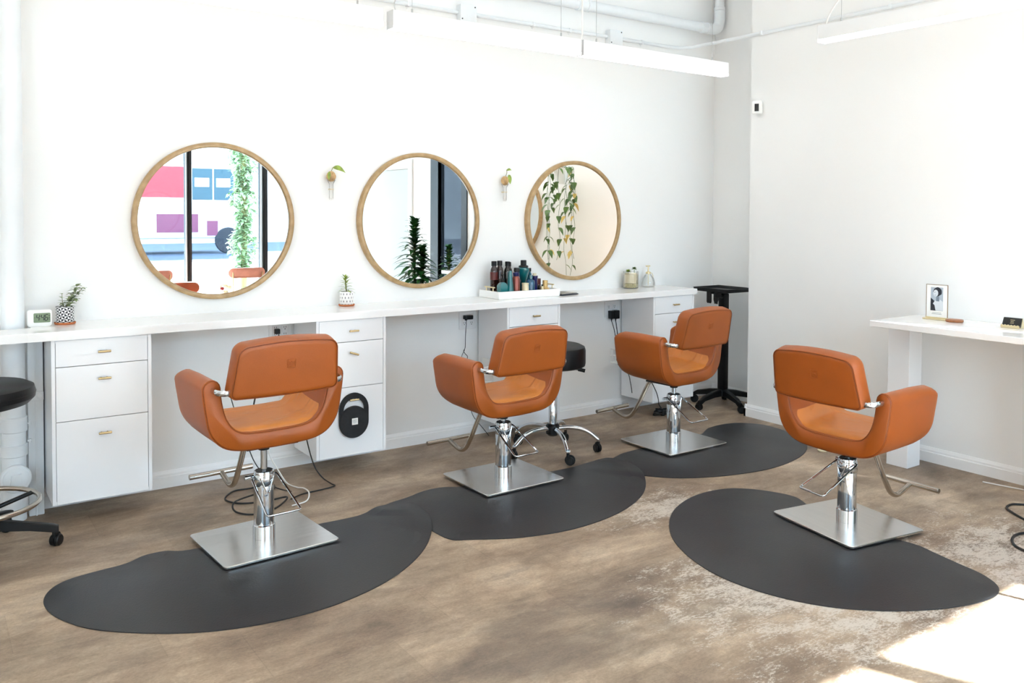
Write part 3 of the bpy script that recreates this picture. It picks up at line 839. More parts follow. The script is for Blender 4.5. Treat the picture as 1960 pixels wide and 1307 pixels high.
# ------------------------------------------------------------------ stools
def caster(parent, x, y, ang, r=.024, top=.075, m=None):
    m = m or M['blackplastic']
    b = BM()
    ca, sa = math.cos(ang), math.sin(ang)
    ax = Vector((-sa, ca, 0))
    ox, oy = x+ca*.012, y+sa*.012
    for s in (-1, 1):
        p = Vector((ox, oy, r))
        cyl(b, p+ax*(s*.004), p+ax*(s*.019), r, 20, bev=.004)
    # fork hood
    for k in range(1):
        cyl(b, Vector((x, y, r+.008)), Vector((x, y, top)), .009, 12)
        p = Vector((ox, oy, r+.004)); cyl(b, p-ax*.0035, p+ax*.0035, r+.006, 16)
    return obj('caster', b, m, parent)
def stool_base(t, z, rad, n, a0, m_leg, flat=False):
    for k in range(n):
        a = a0+2*PI*k/n; ca, sa = math.cos(a), math.sin(a)
        b = BM()
        if flat:
            rings = []
            for q, hz, w, th in ((.02, z, .022, .022), (.10, z-.004, .020, .018), (.2, z-.022, .017, .014), (rad-.005, z-.040, .015, .014), (rad+.016, z-.046, .012, .012)):
                c = Vector((ca*q, sa*q, hz)); s = Vector((-sa, ca, 0))
                rings.append([c-s*w+Vector((0, 0, -th)), c+s*w+Vector((0, 0, -th)), c+s*w*.9+Vector((0, 0, th)), c+s*w*.6+Vector((0, 0, th*1.25)), c-s*w*.6+Vector((0, 0, th*1.25)), c-s*w*.9+Vector((0, 0, th))])
            loft(b, rings)
        else:
            tube(b, catmull([(ca*q, sa*q, hz) for q, hz in ((.02, z), (.09, z+.006), (.16, z-.002), (.215, z-.024), (rad-.006, z-.062), (rad+.002, .078))], 5), .0135, 12)
        obj('leg', b, m_leg, t)
        caster(t, ca*rad, sa*rad, a+1.1+k*.9)
# chrome stool behind the middle chair
t = thing('stool', 'black round stool with chrome five-star base behind the middle salon chair', 'stool', (2.985, 4.00, 0))
b = BM(); lathe(b, [(.0, .505), (.175, .505), (.187, .512), (.190, .525), (.190, .602), (.184, .620), (.16, .632), (.0, .637)], 48); obj('seat', b, M['blackvinyl'], t)
b = BM(); lathe(b, [(.03, .495), (.06, .504), (.0, .5045)], 24); box(b, -.08, .08, -.03, .03, .493, .5045); obj('seat_plate', b, M['collar'], t)
b = BM(); tube(b, [(.02, -.03, .500), (.10, -.10, .492), (.13, -.125, .484)], .006, 8); tube(b, [(.105, -.104, .4915), (.135, -.13, .483)], .0105, 10); obj('height_lever', b, M['blackplastic'], t)
b = BM(); lathe(b, [(.0165, .15), (.0165, .50)], 24); lathe(b, [(.025, .17), (.025, .36), (.022, .365)], 24); obj('gas_column', b, M['chrome'], t)
b = BM(); lathe(b, [(.028, .10), (.040, .112), (.040, .158), (.030, .17), (.0, .17)], 20); obj('hub', b, M['blackplastic'], t)
stool_base(t, .140, .268, 5, rd(-108), M['chrome'])
# black stool cut by the left edge
t = thing('drafting_stool', 'black stool with chrome foot ring at the left edge of the photo', 'stool', (.170, 4.12, 0))
b = BM(); lathe(b, [(.0, .603), (.17, .603), (.200, .612), (.222, .635), (.225, .655), (.218, .680), (.195, .692), (.0, .697)], 56); obj('seat', b, M['blackvinyl'], t)
b = BM(); tube(b, [(.2235*math.cos(2*PI*k/56), .2235*math.sin(2*PI*k/56), .655) for k in range(56)], .0022, 6, closed=True); obj('seat_piping', b, M['blackvinyl'], t)
b = BM(); lathe(b, [(.0165, .10), (.0165, .604)], 24); lathe(b, [(.026, .12), (.026, .42), (.022, .425)], 24); obj('gas_column', b, M['blackplastic'], t)
b = BM(); lathe(b, [(.03, .085), (.045, .10), (.045, .15), (.034, .165), (.0, .165)], 20); obj('hub', b, M['blackplastic'], t)
b = BM(); tube(b, [(.232*math.cos(2*PI*k/64), .232*math.sin(2*PI*k/64), .205) for k in range(64)], .0105, 12, closed=True); fr = obj('foot_ring', b, M['nickel'], t)
for k in range(4):
    a = rd(20)+k*PI/2
    b = BM(); tube(b, [(.03*math.cos(a), .03*math.sin(a), .165), (.229*math.cos(a), .229*math.sin(a), .203)], .009, 10); obj('ring_spoke', b, M['blackmetal'], fr)
stool_base(t, .118, .285, 5, rd(-12), M['blackplastic'], flat=True)

# ------------------------------------------------------------------ black tray trolley in the recess
t = thing('tray_trolley', 'black hairdressing tray trolley on castors standing in the corner recess', 'trolley', (4.715, 4.255, 0))
b = BM()
o = rrect(.28, .33, .012)
pr_ = []
for z, s in ((.838, .955), (.840, .965), (.862, 1.0), (.864, 1.0), (.864, .975), (.847, .94), (.845, .93)):
    pr_.append([Vector((x*s, y*s, z)) for x, y in o])
loft(b, pr_); obj('tray', b, M['blackplastic'], t, loc=(.005, .015, 0))
b = BM(); box(b, -.11, .11, -.018, .018, .822, .8375, .002); box(b, -.135, -.09, -.06, -.03, .80, .838, .003); obj('tray_support', b, M['blackmetal'], t)
b = BM(); box(b, -.028, .028, -.028, .028, .11, .822, .006); obj('pole', b, M['blackmetal'], t)
b = BM(); cyl(b, (-.028, -.01, .80), (-.048, -.01, .80), .012, 12); obj('clamp_knob', b, M['blackplastic'], t)
for hy, rr_ in ((.036, .0), (-.030, .012)):
    b = BM()
    w = .0205
    ol = [(-w, .0), (-w, -.055), (-w+rr_*.6, -.074), (-w*.7, -.084), (-w*.45, -.078), (-w*.1, -.084), (w*.25, -.076), (w*.6, -.084), (w-rr_*.6, -.074), (w, -.055), (w, .0)]
    ring = [[Vector((q, hy+p[0], .838+p[1])) for p in ol] for q in (-.118, -.110)]
    loft(b, ring); obj('tool_hook', b, M['blackplastic'], t)
b = BM(); lathe(b, [(.036, .075), (.040, .08), (.040, .118), (.032, .126), (.0, .126)], 20); obj('hub', b, M['blackplastic'], t)
stool_base(t, .100, .235, 5, rd(-107), M['blackplastic'], flat=True)

# ------------------------------------------------------------------ reception desk on the right
t = thing('reception_desk', 'white wall desk on thick square legs at the right, holding a framed photo', 'desk', (4.15, 1.78, 0))
b = BM(); box(b, 0, XW-4.15-.001, 0, 2.705-1.78, .796, .828, .002, 1); obj('desk_top', b, M['quartz'], t)
for y0 in (.03, 2.61-1.78):
    b = BM(); box(b, .237, .361, y0, y0+.128, 0, .7955, .0015, 1); obj('leg', b, M['lacq'], t)
DT = .8285
# photo stand
t = thing('photo_stand', 'gold stand holding a black and white portrait print on the white desk', 'picture frame', (4.492, 2.517, DT), rd(-86))
b = BM(); box(b, -.068, .068, -.026, .026, 0, .006, .001); box(b, -.060, .060, -.006, .006, .006, .013); obj('stand_base', b, M['gold'], t)
b = BM()
for x in (-.0585, .0585): box(b, x-.0012, x+.0012, -.002, .002, .013, .190)
box(b, -.0597, .0597, -.002, .002, .1885, .191); obj('stand_frame', b, M['brassdark'], t)
b = BM(); box(b, -.057, .057, -.0012, .0, .0135, .188); obj('print', b, M['paper'], t, smooth=False)
b = BM(); box(b, -.034, .034, -.0018, -.0013, .048, .176); obj('picture', b, M['photobg'], t, smooth=False)
def flat(parent, name, pts, y, m):
    b = BM(); loft(b, [[Vector((p[0], yy, p[1])) for p in pts] for yy in (y, y-.0004)]); return obj(name, b, m, parent, smooth=False)
blob = lambda cx, cz, rx, rz, n=24, j=0.0: [(cx+rx*math.cos(2*PI*k/n)*(1+j*math.sin(5*k)), cz+rz*math.sin(2*PI*k/n)*(1+j*math.cos(7*k))) for k in range(n)]
flat(t, 'picture_backdrop', [(-.034, .048), (-.002, .048), (-.010, .098), (-.034, .118)], -.0019, M['photodark'])
flat(t, 'picture_shoulder', [(-.030, .05), (.034, .05), (.034, .098), (.020, .108), (.004, .112), (-.012, .100), (-.024, .082)], -.0023, M['photolight'])
flat(t, 'picture_neck', [(-.004, .10), (.014, .10), (.013, .128), (-.003, .126)], -.0027, M['photomid'])
flat(t, 'picture_hair', blob(.004, .152, .024, .024, 36, .06), -.0031, M['photodark'])
flat(t, 'picture_face', blob(-.006, .144, .0135, .0185), -.0035, M['photolight'])
flat(t, 'picture_features', [(-.014, .149), (-.008, .150), (-.008, .1475), (-.014, .1475)], -.0039, M['photodark'])
flat(t, 'picture_mouth', [(-.012, .134), (-.005, .134), (-.006, .1315), (-.011, .1315)], -.0039, M['photomid'])
flat(t, 'picture_dress', [(-.034, .048), (-.006, .048), (-.012, .078), (-.034, .096)], -.0027, M['photodark'])
for z, w in ((.036, .048), (.029, .054)):
    flat(t, 'caption_line', [(-w/2, z), (w/2, z), (w/2, z+.0016), (-w/2, z+.0016)], -.0015, M['ink'])
b = BM(); lathe(b, [(.0, 0), (.041, 0), (.045, .004), (.045, .009), (.042, .012), (.0, .012)], 40)
tag(obj('wooden_coaster', b, M['coaster'], loc=(4.475, 2.408, DT)), 'round wooden coaster lying in front of the gold photo stand', 'coaster')
# card holder
t = thing('card_holder', 'small gold easel holder with black business cards on the white desk', 'card holder', (4.492, 2.113, DT), rd(-88))
b = BM()
ol = [(-.046, 0)]+[(-.046+.092*k/40, .013+.0045*abs(math.sin(PI*6*k/40))) for k in range(41)]+[(.046, 0)]
loft(b, [[Vector((p[0], y+p[1]*-.25, p[1])) for p in ol] for y in (-.030, -.028)])
box(b, -.046, .046, -.030, .028, 0, .0018)
for s in (-.046, .0445): loft(b, [[Vector((x, yy, zz)) for yy, zz in ((-.012, .002), (.028, .002), (.010, .050), (.006, .050))] for x in (s, s+.0015)])
obj('easel', b, M['gold'], t)
b = BM(); loft(b, [[Vector((x, y+z*.55, z)) for y, z in ((-.026, .003), (-.016, .003), (-.016, .050), (-.026, .050))] for x in (-.0445, .0445)])
cd = obj('card_stack', b, M['collar'], t, smooth=False)
b = BM()
for z, w in ((.038, .022), (.030, .016), (.023, .018)): loft(b, [[Vector((x, -.0268+zz*.55, zz)) for zz in (z, z+.0022)]+[Vector((x, -.0263+zz*.55, zz)) for zz in (z+.0022, z)] for x in (-w/2+.002, w/2+.002)])
obj('card_print', b, M['gold'], cd, smooth=False)

# ------------------------------------------------------------------ small things on the worktop
# clock 4:46
t = thing('digital_clock', 'white digital clock reading 4:46 at the left end of the worktop', 'clock', (.449, 4.505, CT), rd(-7))
b = BM()
rings = []
ow = rrect(.098, .076, .012, 5, 0, .038)
for y, s in ((-.022, .93), (-.019, .985), (-.015, 1), (.012, .94), (.026, .84)):
    rings.append([Vector((p[0]*s, y, .0005+p[1]*s)) for p in ow])
loft(b, rings); obj('clock_body', b, M['frosted'], t, sharp=50)
b = BM(); loft(b, [[Vector((p[0]+.010, y, p[1])) for p in rrect(.066, .043, .004, 3, 0, .040)] for y in (-.0215, -.0232)]); obj('clock_screen', b, M['lcd'], t, sharp=30)
b = BM()
def seg7(x, z, ch, w=.0108, h=.027, th=.0036):
    S = {'4': 'fgbc', '6': 'afgedc'}[ch]
    sl = lambda zz: (zz-z)*.12
    def hbar(zz): loft(b, [[Vector((x+q+sl(zz), y, zz+e)) for q, e in ((-w/2+.001, -th/2), (w/2-.001, -th/2), (w/2-.001, th/2), (-w/2+.001, th/2))] for y in (-.0233, -.0238)])
    def vbar(xx, z0, z1): loft(b, [[Vector((xx+q+sl(zz), y, zz)) for q, zz in ((-th/2, z0), (th/2, z0), (th/2, z1), (-th/2, z1))] for y in (-.0233, -.0238)])
    zm, zt, zb = z, z+h/2, z-h/2
    if 'a' in S: hbar(zt)
    if 'g' in S: hbar(zm)
    if 'd' in S: hbar(zb)
    if 'f' in S: vbar(x-w/2, zm+.001, zt-.001)
    if 'b' in S: vbar(x+w/2, zm+.001, zt-.001)
    if 'e' in S: vbar(x-w/2, zb+.001, zm-.001)
    if 'c' in S: vbar(x+w/2, zb+.001, zm-.001)
seg7(-.006, .041, '4'); seg7(.0125, .041, '4'); seg7(.0275, .041, '6')
for z in (.035, .046): box(b, .0025, .0047, -.0238, -.0233, z, z+.0024)
for k in range(3): box(b, .0365, .0415, -.0238, -.0233, .047-k*.008, .050-k*.008)
box(b, -.0195, -.0165, -.0238, -.0233, .040, .0425)
obj('clock_digits', b, M['lcdink'], t, smooth=False)

def tri_pattern():
    m = mat('triangle_glaze', srgb(240, 240, 238), 0.3); n, l, bs = nodes(m)
    tc = n.new('ShaderNodeTexCoord'); sp = n.new('ShaderNodeSeparateXYZ'); l.new(tc.outputs['Object'], sp.inputs[0])
    def mth(op, a, c=None):
        x = n.new('ShaderNodeMath'); x.operation = op
        for i, v in enumerate((a, c)):
            if v is None: continue
            if isinstance(v, (int, float)): x.inputs[i].default_value = v
            else: l.new(v, x.inputs[i])
        return x.outputs[0]
    ang = mth('ARCTAN2', sp.outputs['Y'], sp.outputs['X'])
    u = mth('MULTIPLY', ang, 18/(2*PI)); v = mth('MULTIPLY', sp.outputs['Z'], 76.0)
    fu, fv = mth('FRACT', mth('ADD', u, 32)), mth('FRACT', mth('ADD', v, 8))
    cu, cv = mth('FLOOR', mth('ADD', u, 32)), mth('FLOOR', mth('ADD', v, 8))
    par = mth('MODULO', mth('ADD', cu, cv), 2)
    d1 = mth('GREATER_THAN', fu, fv); d2 = mth('GREATER_THAN', mth('ADD', fu, fv), 1.0)
    pk = mth('ADD', mth('MULTIPLY', par, d1), mth('MULTIPLY', mth('SUBTRACT', 1, par), d2))
    one = mth('ABSOLUTE', mth('SUBTRACT', pk, mth('MODULO', cv, 2)))
    mx = n.new('ShaderNodeMix'); mx.data_type = 'RGBA'; mx.inputs['A'].default_value = srgb(242, 242, 240); mx.inputs['B'].default_value = srgb(26, 28, 38)
    l.new(one, mx.inputs['Factor']); l.new(mx.outputs['Result'], bs.inputs['Base Color']); return m
def dash_pattern():
    m = mat('dash_glaze', srgb(244, 242, 240), 0.3); n, l, bs = nodes(m)
    tc = n.new('ShaderNodeTexCoord'); sp = n.new('ShaderNodeSeparateXYZ'); l.new(tc.outputs['Object'], sp.inputs[0])
    def mth(op, a, c=None):
        x = n.new('ShaderNodeMath'); x.operation = op
        for i, v in enumerate((a, c)):
            if v is None: continue
            if isinstance(v, (int, float)): x.inputs[i].default_value = v
            else: l.new(v, x.inputs[i])
        return x.outputs[0]
    ang = mth('ARCTAN2', sp.outputs['Y'], sp.outputs['X'])
    v = mth('ADD', mth('MULTIPLY', sp.outputs['Z'], 50.0), 8.1); row = mth('FLOOR', v)
    u = mth('ADD', mth('MULTIPLY', ang, 13/(2*PI)), mth('ADD', mth('MULTIPLY', mth('MODULO', row, 2), .5), 32))
    fu, fv = mth('ABSOLUTE', mth('SUBTRACT', mth('FRACT', u), .5)), mth('ABSOLUTE', mth('SUBTRACT', mth('FRACT', v), .5))
    ins = mth('LESS_THAN', mth('ADD', mth('MULTIPLY', fu, 7.0), mth('MULTIPLY', fv, 2.8)), 1.0)
    mx = n.new('ShaderNodeMix'); mx.data_type = 'RGBA'; mx.inputs['A'].default_value = srgb(244, 242, 240); mx.inputs['B'].default_value = srgb(46, 46, 58)
    l.new(ins, mx.inputs['Factor']); l.new(mx.outputs['Result'], bs.inputs['Base Color']); return m
def pot(t, r, h, m, saucer=True):
    if saucer:
        b = BM(); lathe(b, [(.0, 0), (r+.003, 0), (r+.007, .004), (r+.007, .010), (r+.0045, .010), (r+.003, .006), (.0, .006)], 36); s = obj('saucer', b, M['terracotta'], t)
    b = BM(); z0 = .0065 if saucer else .0
    lathe(b, [(.0, z0), (r-.001, z0), (r, z0+.002), (r, h), (r-.0035, h), (r-.0035, h-.012), (.0, h-.012)], 40); obj('pot', b, m, t, sharp=40)
    b = BM(); lathe(b, [(r-.0036, h-.0122), (r*.5, h-.009), (.0, h-.008)], 24); obj('soil', b, M['soil'], t)
def leafy(t, spec, m, mstem, name='foliage'):
    b = BM(); bs = BM()
    for stem in spec:
        path = catmull(stem['p'], 6)
        tube(bs, path, stem.get('r', .0012), 5)
        N = stem['n']
        for k in range(N):
            f = stem.get('s', .3)+(1-stem.get('s', .3))*k/max(1, N-1)
            p = path[min(len(path)-1, int(f*(len(path)-1)))]
            for q in range(stem.get('w', 2)):
                a = stem.get('a', 0)+k*2.2+q*2*PI/stem.get('w', 2)+random.uniform(-.3, .3)
                L = stem['L']*random.uniform(.75, 1.15)
                leaf(b, p, (math.cos(a), math.sin(a), random.uniform(.05, .6)), L, L*stem.get('asp', .5), random.uniform(.1, .5))
    obj('stem', bs, mstem, t); return obj(name, b, m, t, sharp=80)
t = thing('potted_plant', 'small leafy plant in a black and white triangle patterned pot by the clock', 'plant', (.553, 4.525, CT))
pot(t, .0375, .083, tri_pattern())
leafy(t, [dict(p=[(.002, 0, .072), (.012, 0, .10), (.030, -.005, .135), (.05, -.01, .175)], n=9, L=.034, s=.35, w=3, asp=.62), dict(p=[(.0, .004, .072), (.02, .008, .10), (.045, .008, .13), (.070, .0, .160)], n=8, L=.032, s=.4, w=3, asp=.62),
          dict(p=[(-.004, 0, .072), (-.010, -.004, .10), (-.012, -.006, .140)], n=3, L=.022, s=.6, w=2), dict(p=[(0, -.004, .072), (-.008, -.015, .09), (-.016, -.02, .10)], n=3, L=.024, s=.5, w=3), dict(p=[(.004, -.004, .072), (.02, -.01, .09), (.04, -.012, .115)], n=6, L=.030, s=.4, w=3, asp=.62)], M['leafmint'], M['stem'])
t = thing('potted_plant', 'bright green spiky plant in a white dash patterned pot, between two mirrors', 'plant', (1.944, 4.545, CT))
pot(t, .0375, .082, dash_pattern())
b = BM(); bs = BM(); tube(bs, [(0, 0, .072), (-.004, 0, .11), (-.008, 0, .155)], .0035, 6)
for k in range(26):
    f = k/25; a = k*2.4; L = .058*(1-.45*f); z = .078+.080*f
    leaf(b, (-.008*f, 0, z), (math.cos(a), math.sin(a), .15+.9*f*f), L, .014, .35-.3*f)
obj('stem', bs, M['stem'], t); obj('foliage', b, M['leafbright'], t, sharp=80)
# glass terrarium with two succulents
t = thing('glass_planter', 'clear glass planter with white pebbles and two small succulents on the worktop', 'plant', (4.068, 4.540, CT))
b = BM(); lathe(b, [(.0, .0), (.054, .0), (.056, .003), (.056, .118), (.054, .118), (.0535, .006), (.0, .005)], 40); obj('glass_vessel', b, M['clearglass'], t, sharp=40)
b = BM(); lathe(b, [(.0, .0055), (.0525, .0055), (.0525, .034), (.0, .036)], 32); obj('gravel', b, add_noise(mat('beige_gravel', srgb(190, 176, 130), .8), 160, 2, .35), t)
b = BM(); lathe(b, [(.0, .0395), (.0495, .0365), (.0495, .098), (.042, .106), (.0, .108)], 32); obj('inner_pot', b, M['cream'], t); 
for (x, y, z, m, n, L) in ((-.033, -.01, .112, M['leafbright'], 30, .026), (.028, -.005, .128, M['leafgreen'], 30, .024)):
    b = BM(); tube(b, [(x, y, .102), (x, y, z)], .002, 6)
    for k in range(n):
        a = k*2.4; e = -.2+1.2*k/n
        leaf(b, (x, y, z+.004), (math.cos(a)*math.cos(e), math.sin(a)*math.cos(e), math.sin(e)), L, .012, .05, n=3)
    obj('succulent', b, m, t, sharp=80)
# clear glass mister with gold pump
t = thing('glass_mister', 'clear glass mister bottle with thin gold pump beside the glass planter', 'bottle', (4.240, 4.545, CT))
b = BM(); lathe(b, [(.0, .0), (.046, .0), (.050, .006), (.050, .030), (.042, .062), (.022, .088), (.016, .098), (.0145, .098), (.0205, .086), (.040, .061), (.048, .030), (.0478, .008), (.044, .003), (.0, .003)], 36); obj('glass_body', b, M['clearglass'], t, sharp=60)
b = BM(); lathe(b, [(.018, .094), (.018, .108), (.006, .112), (.004, .150), (.0, .150)], 20); cyl(b, (-.022, 0, .150), (.016, 0, .150), .0045, 10); tube(b, [(0, 0, .095), (0, 0, .012)], .0022, 8)
tube(b, catmull([(.012, 0, .10), (.034, 0, .098), (.046, 0, .080), (.049, 0, .058)], 5), .0022, 6); obj('pump', b, M['gold'], t)

# tray of bottles
t = thing('serving_tray', 'white tray with gold handles holding hair product bottles', 'tray', (2.842, 4.357, CT))
b = BM()
TWd, TDp, TH = .462, .232, .046
box(b, 0, TWd, 0, TDp, .001, .008, .001, 1); box(b, 0, TWd, 0, .009, .008, TH, .001, 1); box(b, 0, TWd, TDp-.009, TDp, .008, TH, .001, 1); box(b, 0, .009, .009, TDp-.009, .008, TH, .001, 1); box(b, TWd-.009, TWd, .009, TDp-.009, .008, TH, .001, 1)
obj('tray_body', b, M['tray'], t)
for x in (.006, TWd-.006):
    b = BM(); cyl(b, (x, .060, TH+.022), (x, .172, TH+.022), .0042, 10)
    for y in (.078, .154): cyl(b, (x, y, TH-.006), (x, y, TH+.022), .0035, 8)
    obj('tray_handle', b, M['gold'], t)
BZ = CT+.0085
def bottle(x, y, prof, capprof, m, mc, label, extra=None, seg=28, square=None):
    t = thing('product_bottle', label, 'bottle', (x, y, BZ), random.uniform(0, 6) if square is None else square, 'hair product bottles in the white tray')
    b = BM(); lathe(b, prof, seg if square is None else 4); obj('body', b, m, t, sharp=38)
    if capprof:
        b = BM(); lathe(b, capprof, 24); obj('cap', b, mc, t, sharp=38)
    if extra: extra(t)
    return t
def wrap(r, z0, z1, m):
    def f(t):
        b = BM(); lathe(b, [(r, z0), (r+.0006, z0), (r+.0006, z1), (r, z1)], 28); obj('bottle_label', b, m, t)
    return f
def tall(r, h, ch, rc=.0165): return ([(.0, 0), (r-.002, 0), (r, .003), (r, h-.035), (r*.86, h-.018), (rc*.8, h-.004), (rc*.8, h), (.0, h)], [(rc, h+.0005), (rc, h+ch-.002), (rc-.002, h+ch), (.0, h+ch)])
bp = M['blackplastic']
p, c = tall(.0235, .186, .030); bottle(2.905, 4.515, p, c, M['amber'], bp, 'tall dark amber bottle with maroon label at the left of the tray', wrap(.0236, .10, .148, M['red_label']))
p, c = tall(.0235, .186, .031); bottle(2.957, 4.530, p, c, M['amber'], bp, 'second tall amber bottle with black cap, right of the maroon-labelled one')
p, c = tall(.0240, .180, .031); bottle(3.010, 4.520, p, c, M['darkbottle'], bp, 'tall black-brown bottle behind the teal cone bottle')
p, c = tall(.0200, .176, .029, .013); bottle(3.046, 4.556, p, c, M['darkbottle'], bp, 'slim black bottle at the very back of the tray, mostly hidden')
p, c = tall(.0230, .146, .024, .019); bottle(3.068, 4.502, p, c, M['navy'], bp, 'dark blue bottle with black cap behind the copper can')
bottle(3.132, 4.520, [(.0, 0), (.022, 0), (.022, .06), (.018, .085), (.027, .11), (.038, .150), (.038, .162), (.030, .170), (.0, .170)], [(.030, .1705), (.032, .174), (.030, .180), (.019, .184), (.019, .214), (.017, .216), (.0, .216)], M['teal'], bp, 'broad-shouldered teal bottle with tall black cap, the tallest at the right')
p, c = tall(.0190, .140, .022, .0135); bottle(3.194, 4.545, p, c, M['tealdark'], bp, 'dark slim bottle behind the blue one, black cap showing')
def pump(z):
    def f(t):
        b = BM(); lathe(b, [(.013, z), (.013, z+.020), (.004, z+.024), (.004, z+.040), (.0, z+.040)], 16); box(b, -.016, .010, -.006, .006, z+.040, z+.048, .002); obj('pump_head', b, bp, t)
    return f
bottle(2.890, 4.396, [(.0, 0), (.033, 0), (.035, .004), (.035, .070), (.028, .084), (.014, .094), (.0, .094)], None, M['teal'], bp, 'square teal bottle with black pump at the front left of the tray', pump(.0945), square=rd(40))
bottle(2.949, 4.399, [(.0, 0), (.024, 0), (.0255, .004), (.024, .03), (.010, .158), (.006, .162), (.0, .162)], None, M['teal'], bp, 'tall teal cone-shaped bottle at the front of the tray')
bottle(3.001, 4.410, [(.0, 0), (.024, 0), (.0245, .004), (.0245, .108), (.021, .120), (.014, .126), (.0, .126)], [(.0165, .1265), (.018, .134), (.020, .148), (.0, .150)], M['copper'], M['navy'], 'shiny copper-coloured can with dark cap at the front of the tray')
bottle(3.058, 4.392, [(.0, 0), (.0205, 0), (.0215, .003), (.0215, .066), (.0195, .070), (.0, .070)], [(.0225, .0703), (.0225, .082), (.0, .083)], M['cream'], M['cream'], 'short cream jar with flat lid at the front of the tray')
bottle(3.108, 4.405, [(.0, 0), (.025, 0), (.0265, .004), (.0265, .086), (.022, .097), (.012, .104), (.0, .104)], [(.0135, .1045), (.0135, .128), (.0, .129)], M['blue'], M['tealdark'], 'blue bottle with dark cap at the front of the tray, right of the cream jar')
bottle(3.152, 4.425, [(.0, 0), (.019, 0), (.020, .003), (.020, .102), (.021, .104), (.021, .122), (.0, .122)], [(.012, .1225), (.012, .137), (.0, .138)], M['navy'], M['cream'], 'slim navy bottle with cream top, right of the blue bottle')
bottle(3.194, 4.400, [(.0, 0), (.0105, 0), (.0105, .055), (.0, .055)], [(.005, .0555), (.005, .066), (.0, .066)], M['gold'], bp, 'tiny pale gold vial with black tip at the front right of the tray')
bottle(3.200, 4.455, [(.0, 0), (.0135, 0), (.0135, .062), (.0, .062)], None, M['darkbottle'], bp, 'small black tube standing behind the gold vial')
bottle(3.240, 4.432, [(.0, 0), (.0265, 0), (.0275, .003), (.0275, .036), (.016, .046), (.0, .046)], [(.0165, .0465), (.0165, .086), (.0155, .088), (.0, .088)], M['tangold'], M['tangold'], 'squat tan-gold bottle with straight cap at the right end of the tray')
bottle(3.222, 4.478, [(.0, 0), (.0135, 0), (.0135, .098), (.0, .098)], None, M['red_label'], bp, 'narrow dark maroon tube behind the tan-gold bottle')
# folded black-edged magazine / tablet
t = thing('tablet', 'thin grey tablet in a folded case lying right of the white tray', 'tablet', (3.372, 4.415, CT), rd(14))
b = BM(); box(b, -.085, .085, -.06, .06, .0005, .0065, .002); obj('device', b, M['photodark'], t)
b = BM(); loft(b, [[Vector((x, y, z+dz)) for x, z in ((-.085, .0105), (.075, .0075))]+[Vector((x, y, z+dz+.003)) for x, z in ((.075, .0075), (-.085, .0105))] for y, dz in ((-.058, 0), (.058, 0.004))]); obj('case_flap', b, mat('grey_case', srgb(150, 146, 142), .5), t, smooth=False)

# ------------------------------------------------------------------ wall mounted avocado vases
def avo(x, z, label, s=1.0, second=False):
    t = thing('wall_vase', label, 'vase', (x, YW, z), 0, 'glass wall vases with sprouting avocado stones')
    b = BM(); lathe(b, [(.0, -.13), (.010, -.128), (.0125, -.118), (.0125, -.04), (.022, -.024), (.024, -.018), (.0225, -.017), (.0205, -.024), (.011, -.041), (.011, -.118), (.0, -.126)], 24, (0, -.035, 0)); obj('glass_tube', b, M['clearglass'], t, sharp=60)
    b = BM(); cyl(b, (0, -.001, -.07), (0, -.022, -.07), .004, 8); tube(b, [(.0145*math.cos(k*PI/12), -.035+.0145*math.sin(k*PI/12), -.07) for k in range(24)], .0016, 6, closed=True); obj('wall_clip', b, M['gold'], t)
    b = BM()
    for a in (-.004, .004):
        rr = [(.0, -.028), (.013, -.024), (.022*s, -.008), (.0235*s, .004), (.017, .020), (.006, .030), (.0, .031)]
        lathe(b, rr, 20, (a, -.035, 0))
    box(b, -.0008, .0008, -.060, -.050, -.02, .02)
    obj('avocado_stone', b, M['pit'], t, sharp=70)
    b = BM(); st = BM()
    if not second:
        tube(st, catmull([(.0, -.035, .028), (.006, -.038, .045), (.012, -.04, .054)], 5), .0018, 6)
        leaf(b, (.012, -.040, .052), (.9, -.2, .15), .066, .026, .6, side=(.35, -.25, .9), n=8); leaf(b, (-.020, -.058, .026), (-.10, -.1, -.9), .048, .018, .0, side=(.9, -.4, 0), n=6)
    else:
        tube(st, catmull([(.004, -.035, .028), (.012, -.038, .05), (.010, -.040, .072)], 5), .0018, 6)
        leaf(b, (.010, -.040, .070), (.5, -.3, .3), .034, .018, .5, side=(.3, -.3, .9), n=7); leaf(b, (.024, -.050, .040), (.05, -.1, -.9), .060, .026, .0, side=(.9, -.4, 0), n=7)
    obj('stem', st, M['stem'], t); obj('leaf', b, M['leafbright'], t, sharp=80)
avo(1.868, 1.592, 'wall-hung glass vase with avocado stone, between the left and middle mirrors')
avo(3.025, 1.598, 'wall-hung glass vase with avocado stone, between the middle and right mirrors', .95, True)

# ------------------------------------------------------------------ outlets, plugs, cords
def outlet(x, z, label, w=.122, h=.112):
    t = thing('wall_outlet', label, 'outlet', (x, YW, z), 0, 'double wall outlets under the worktop')
    b = BM(); box(b, -w/2, w/2, -.007, -.0005, -h/2, h/2, .003); obj('face_plate', b, M['outlet'], t)
    for sx in (-.026, .026):
        b = BM(); box(b, sx-.017, sx+.017, -.0095, -.007, -.035, .035, .002); so = obj('socket', b, M['outlet'], t)
        b = BM()
        for zz in (-.018, .018):
            for dx in (-.006, .005): box(b, sx+dx-.0011, sx+dx+.0011, -.0102, -.0096, zz-.001, zz+.008)
            box(b, sx-.0025, sx+.0022, -.0102, -.0096, zz-.010, zz-.005)
        obj('socket_slots', b, M['slot'], so, smooth=False)
    return t
outlet(1.588, .748, 'double outlet behind the leftmost chair back, black plug in it')
outlet(2.771, .725, 'double outlet behind the middle chair, black adapter and tangled cord')
outlet(3.948, .722, 'double outlet behind the farthest chair, two black chargers plugged in')
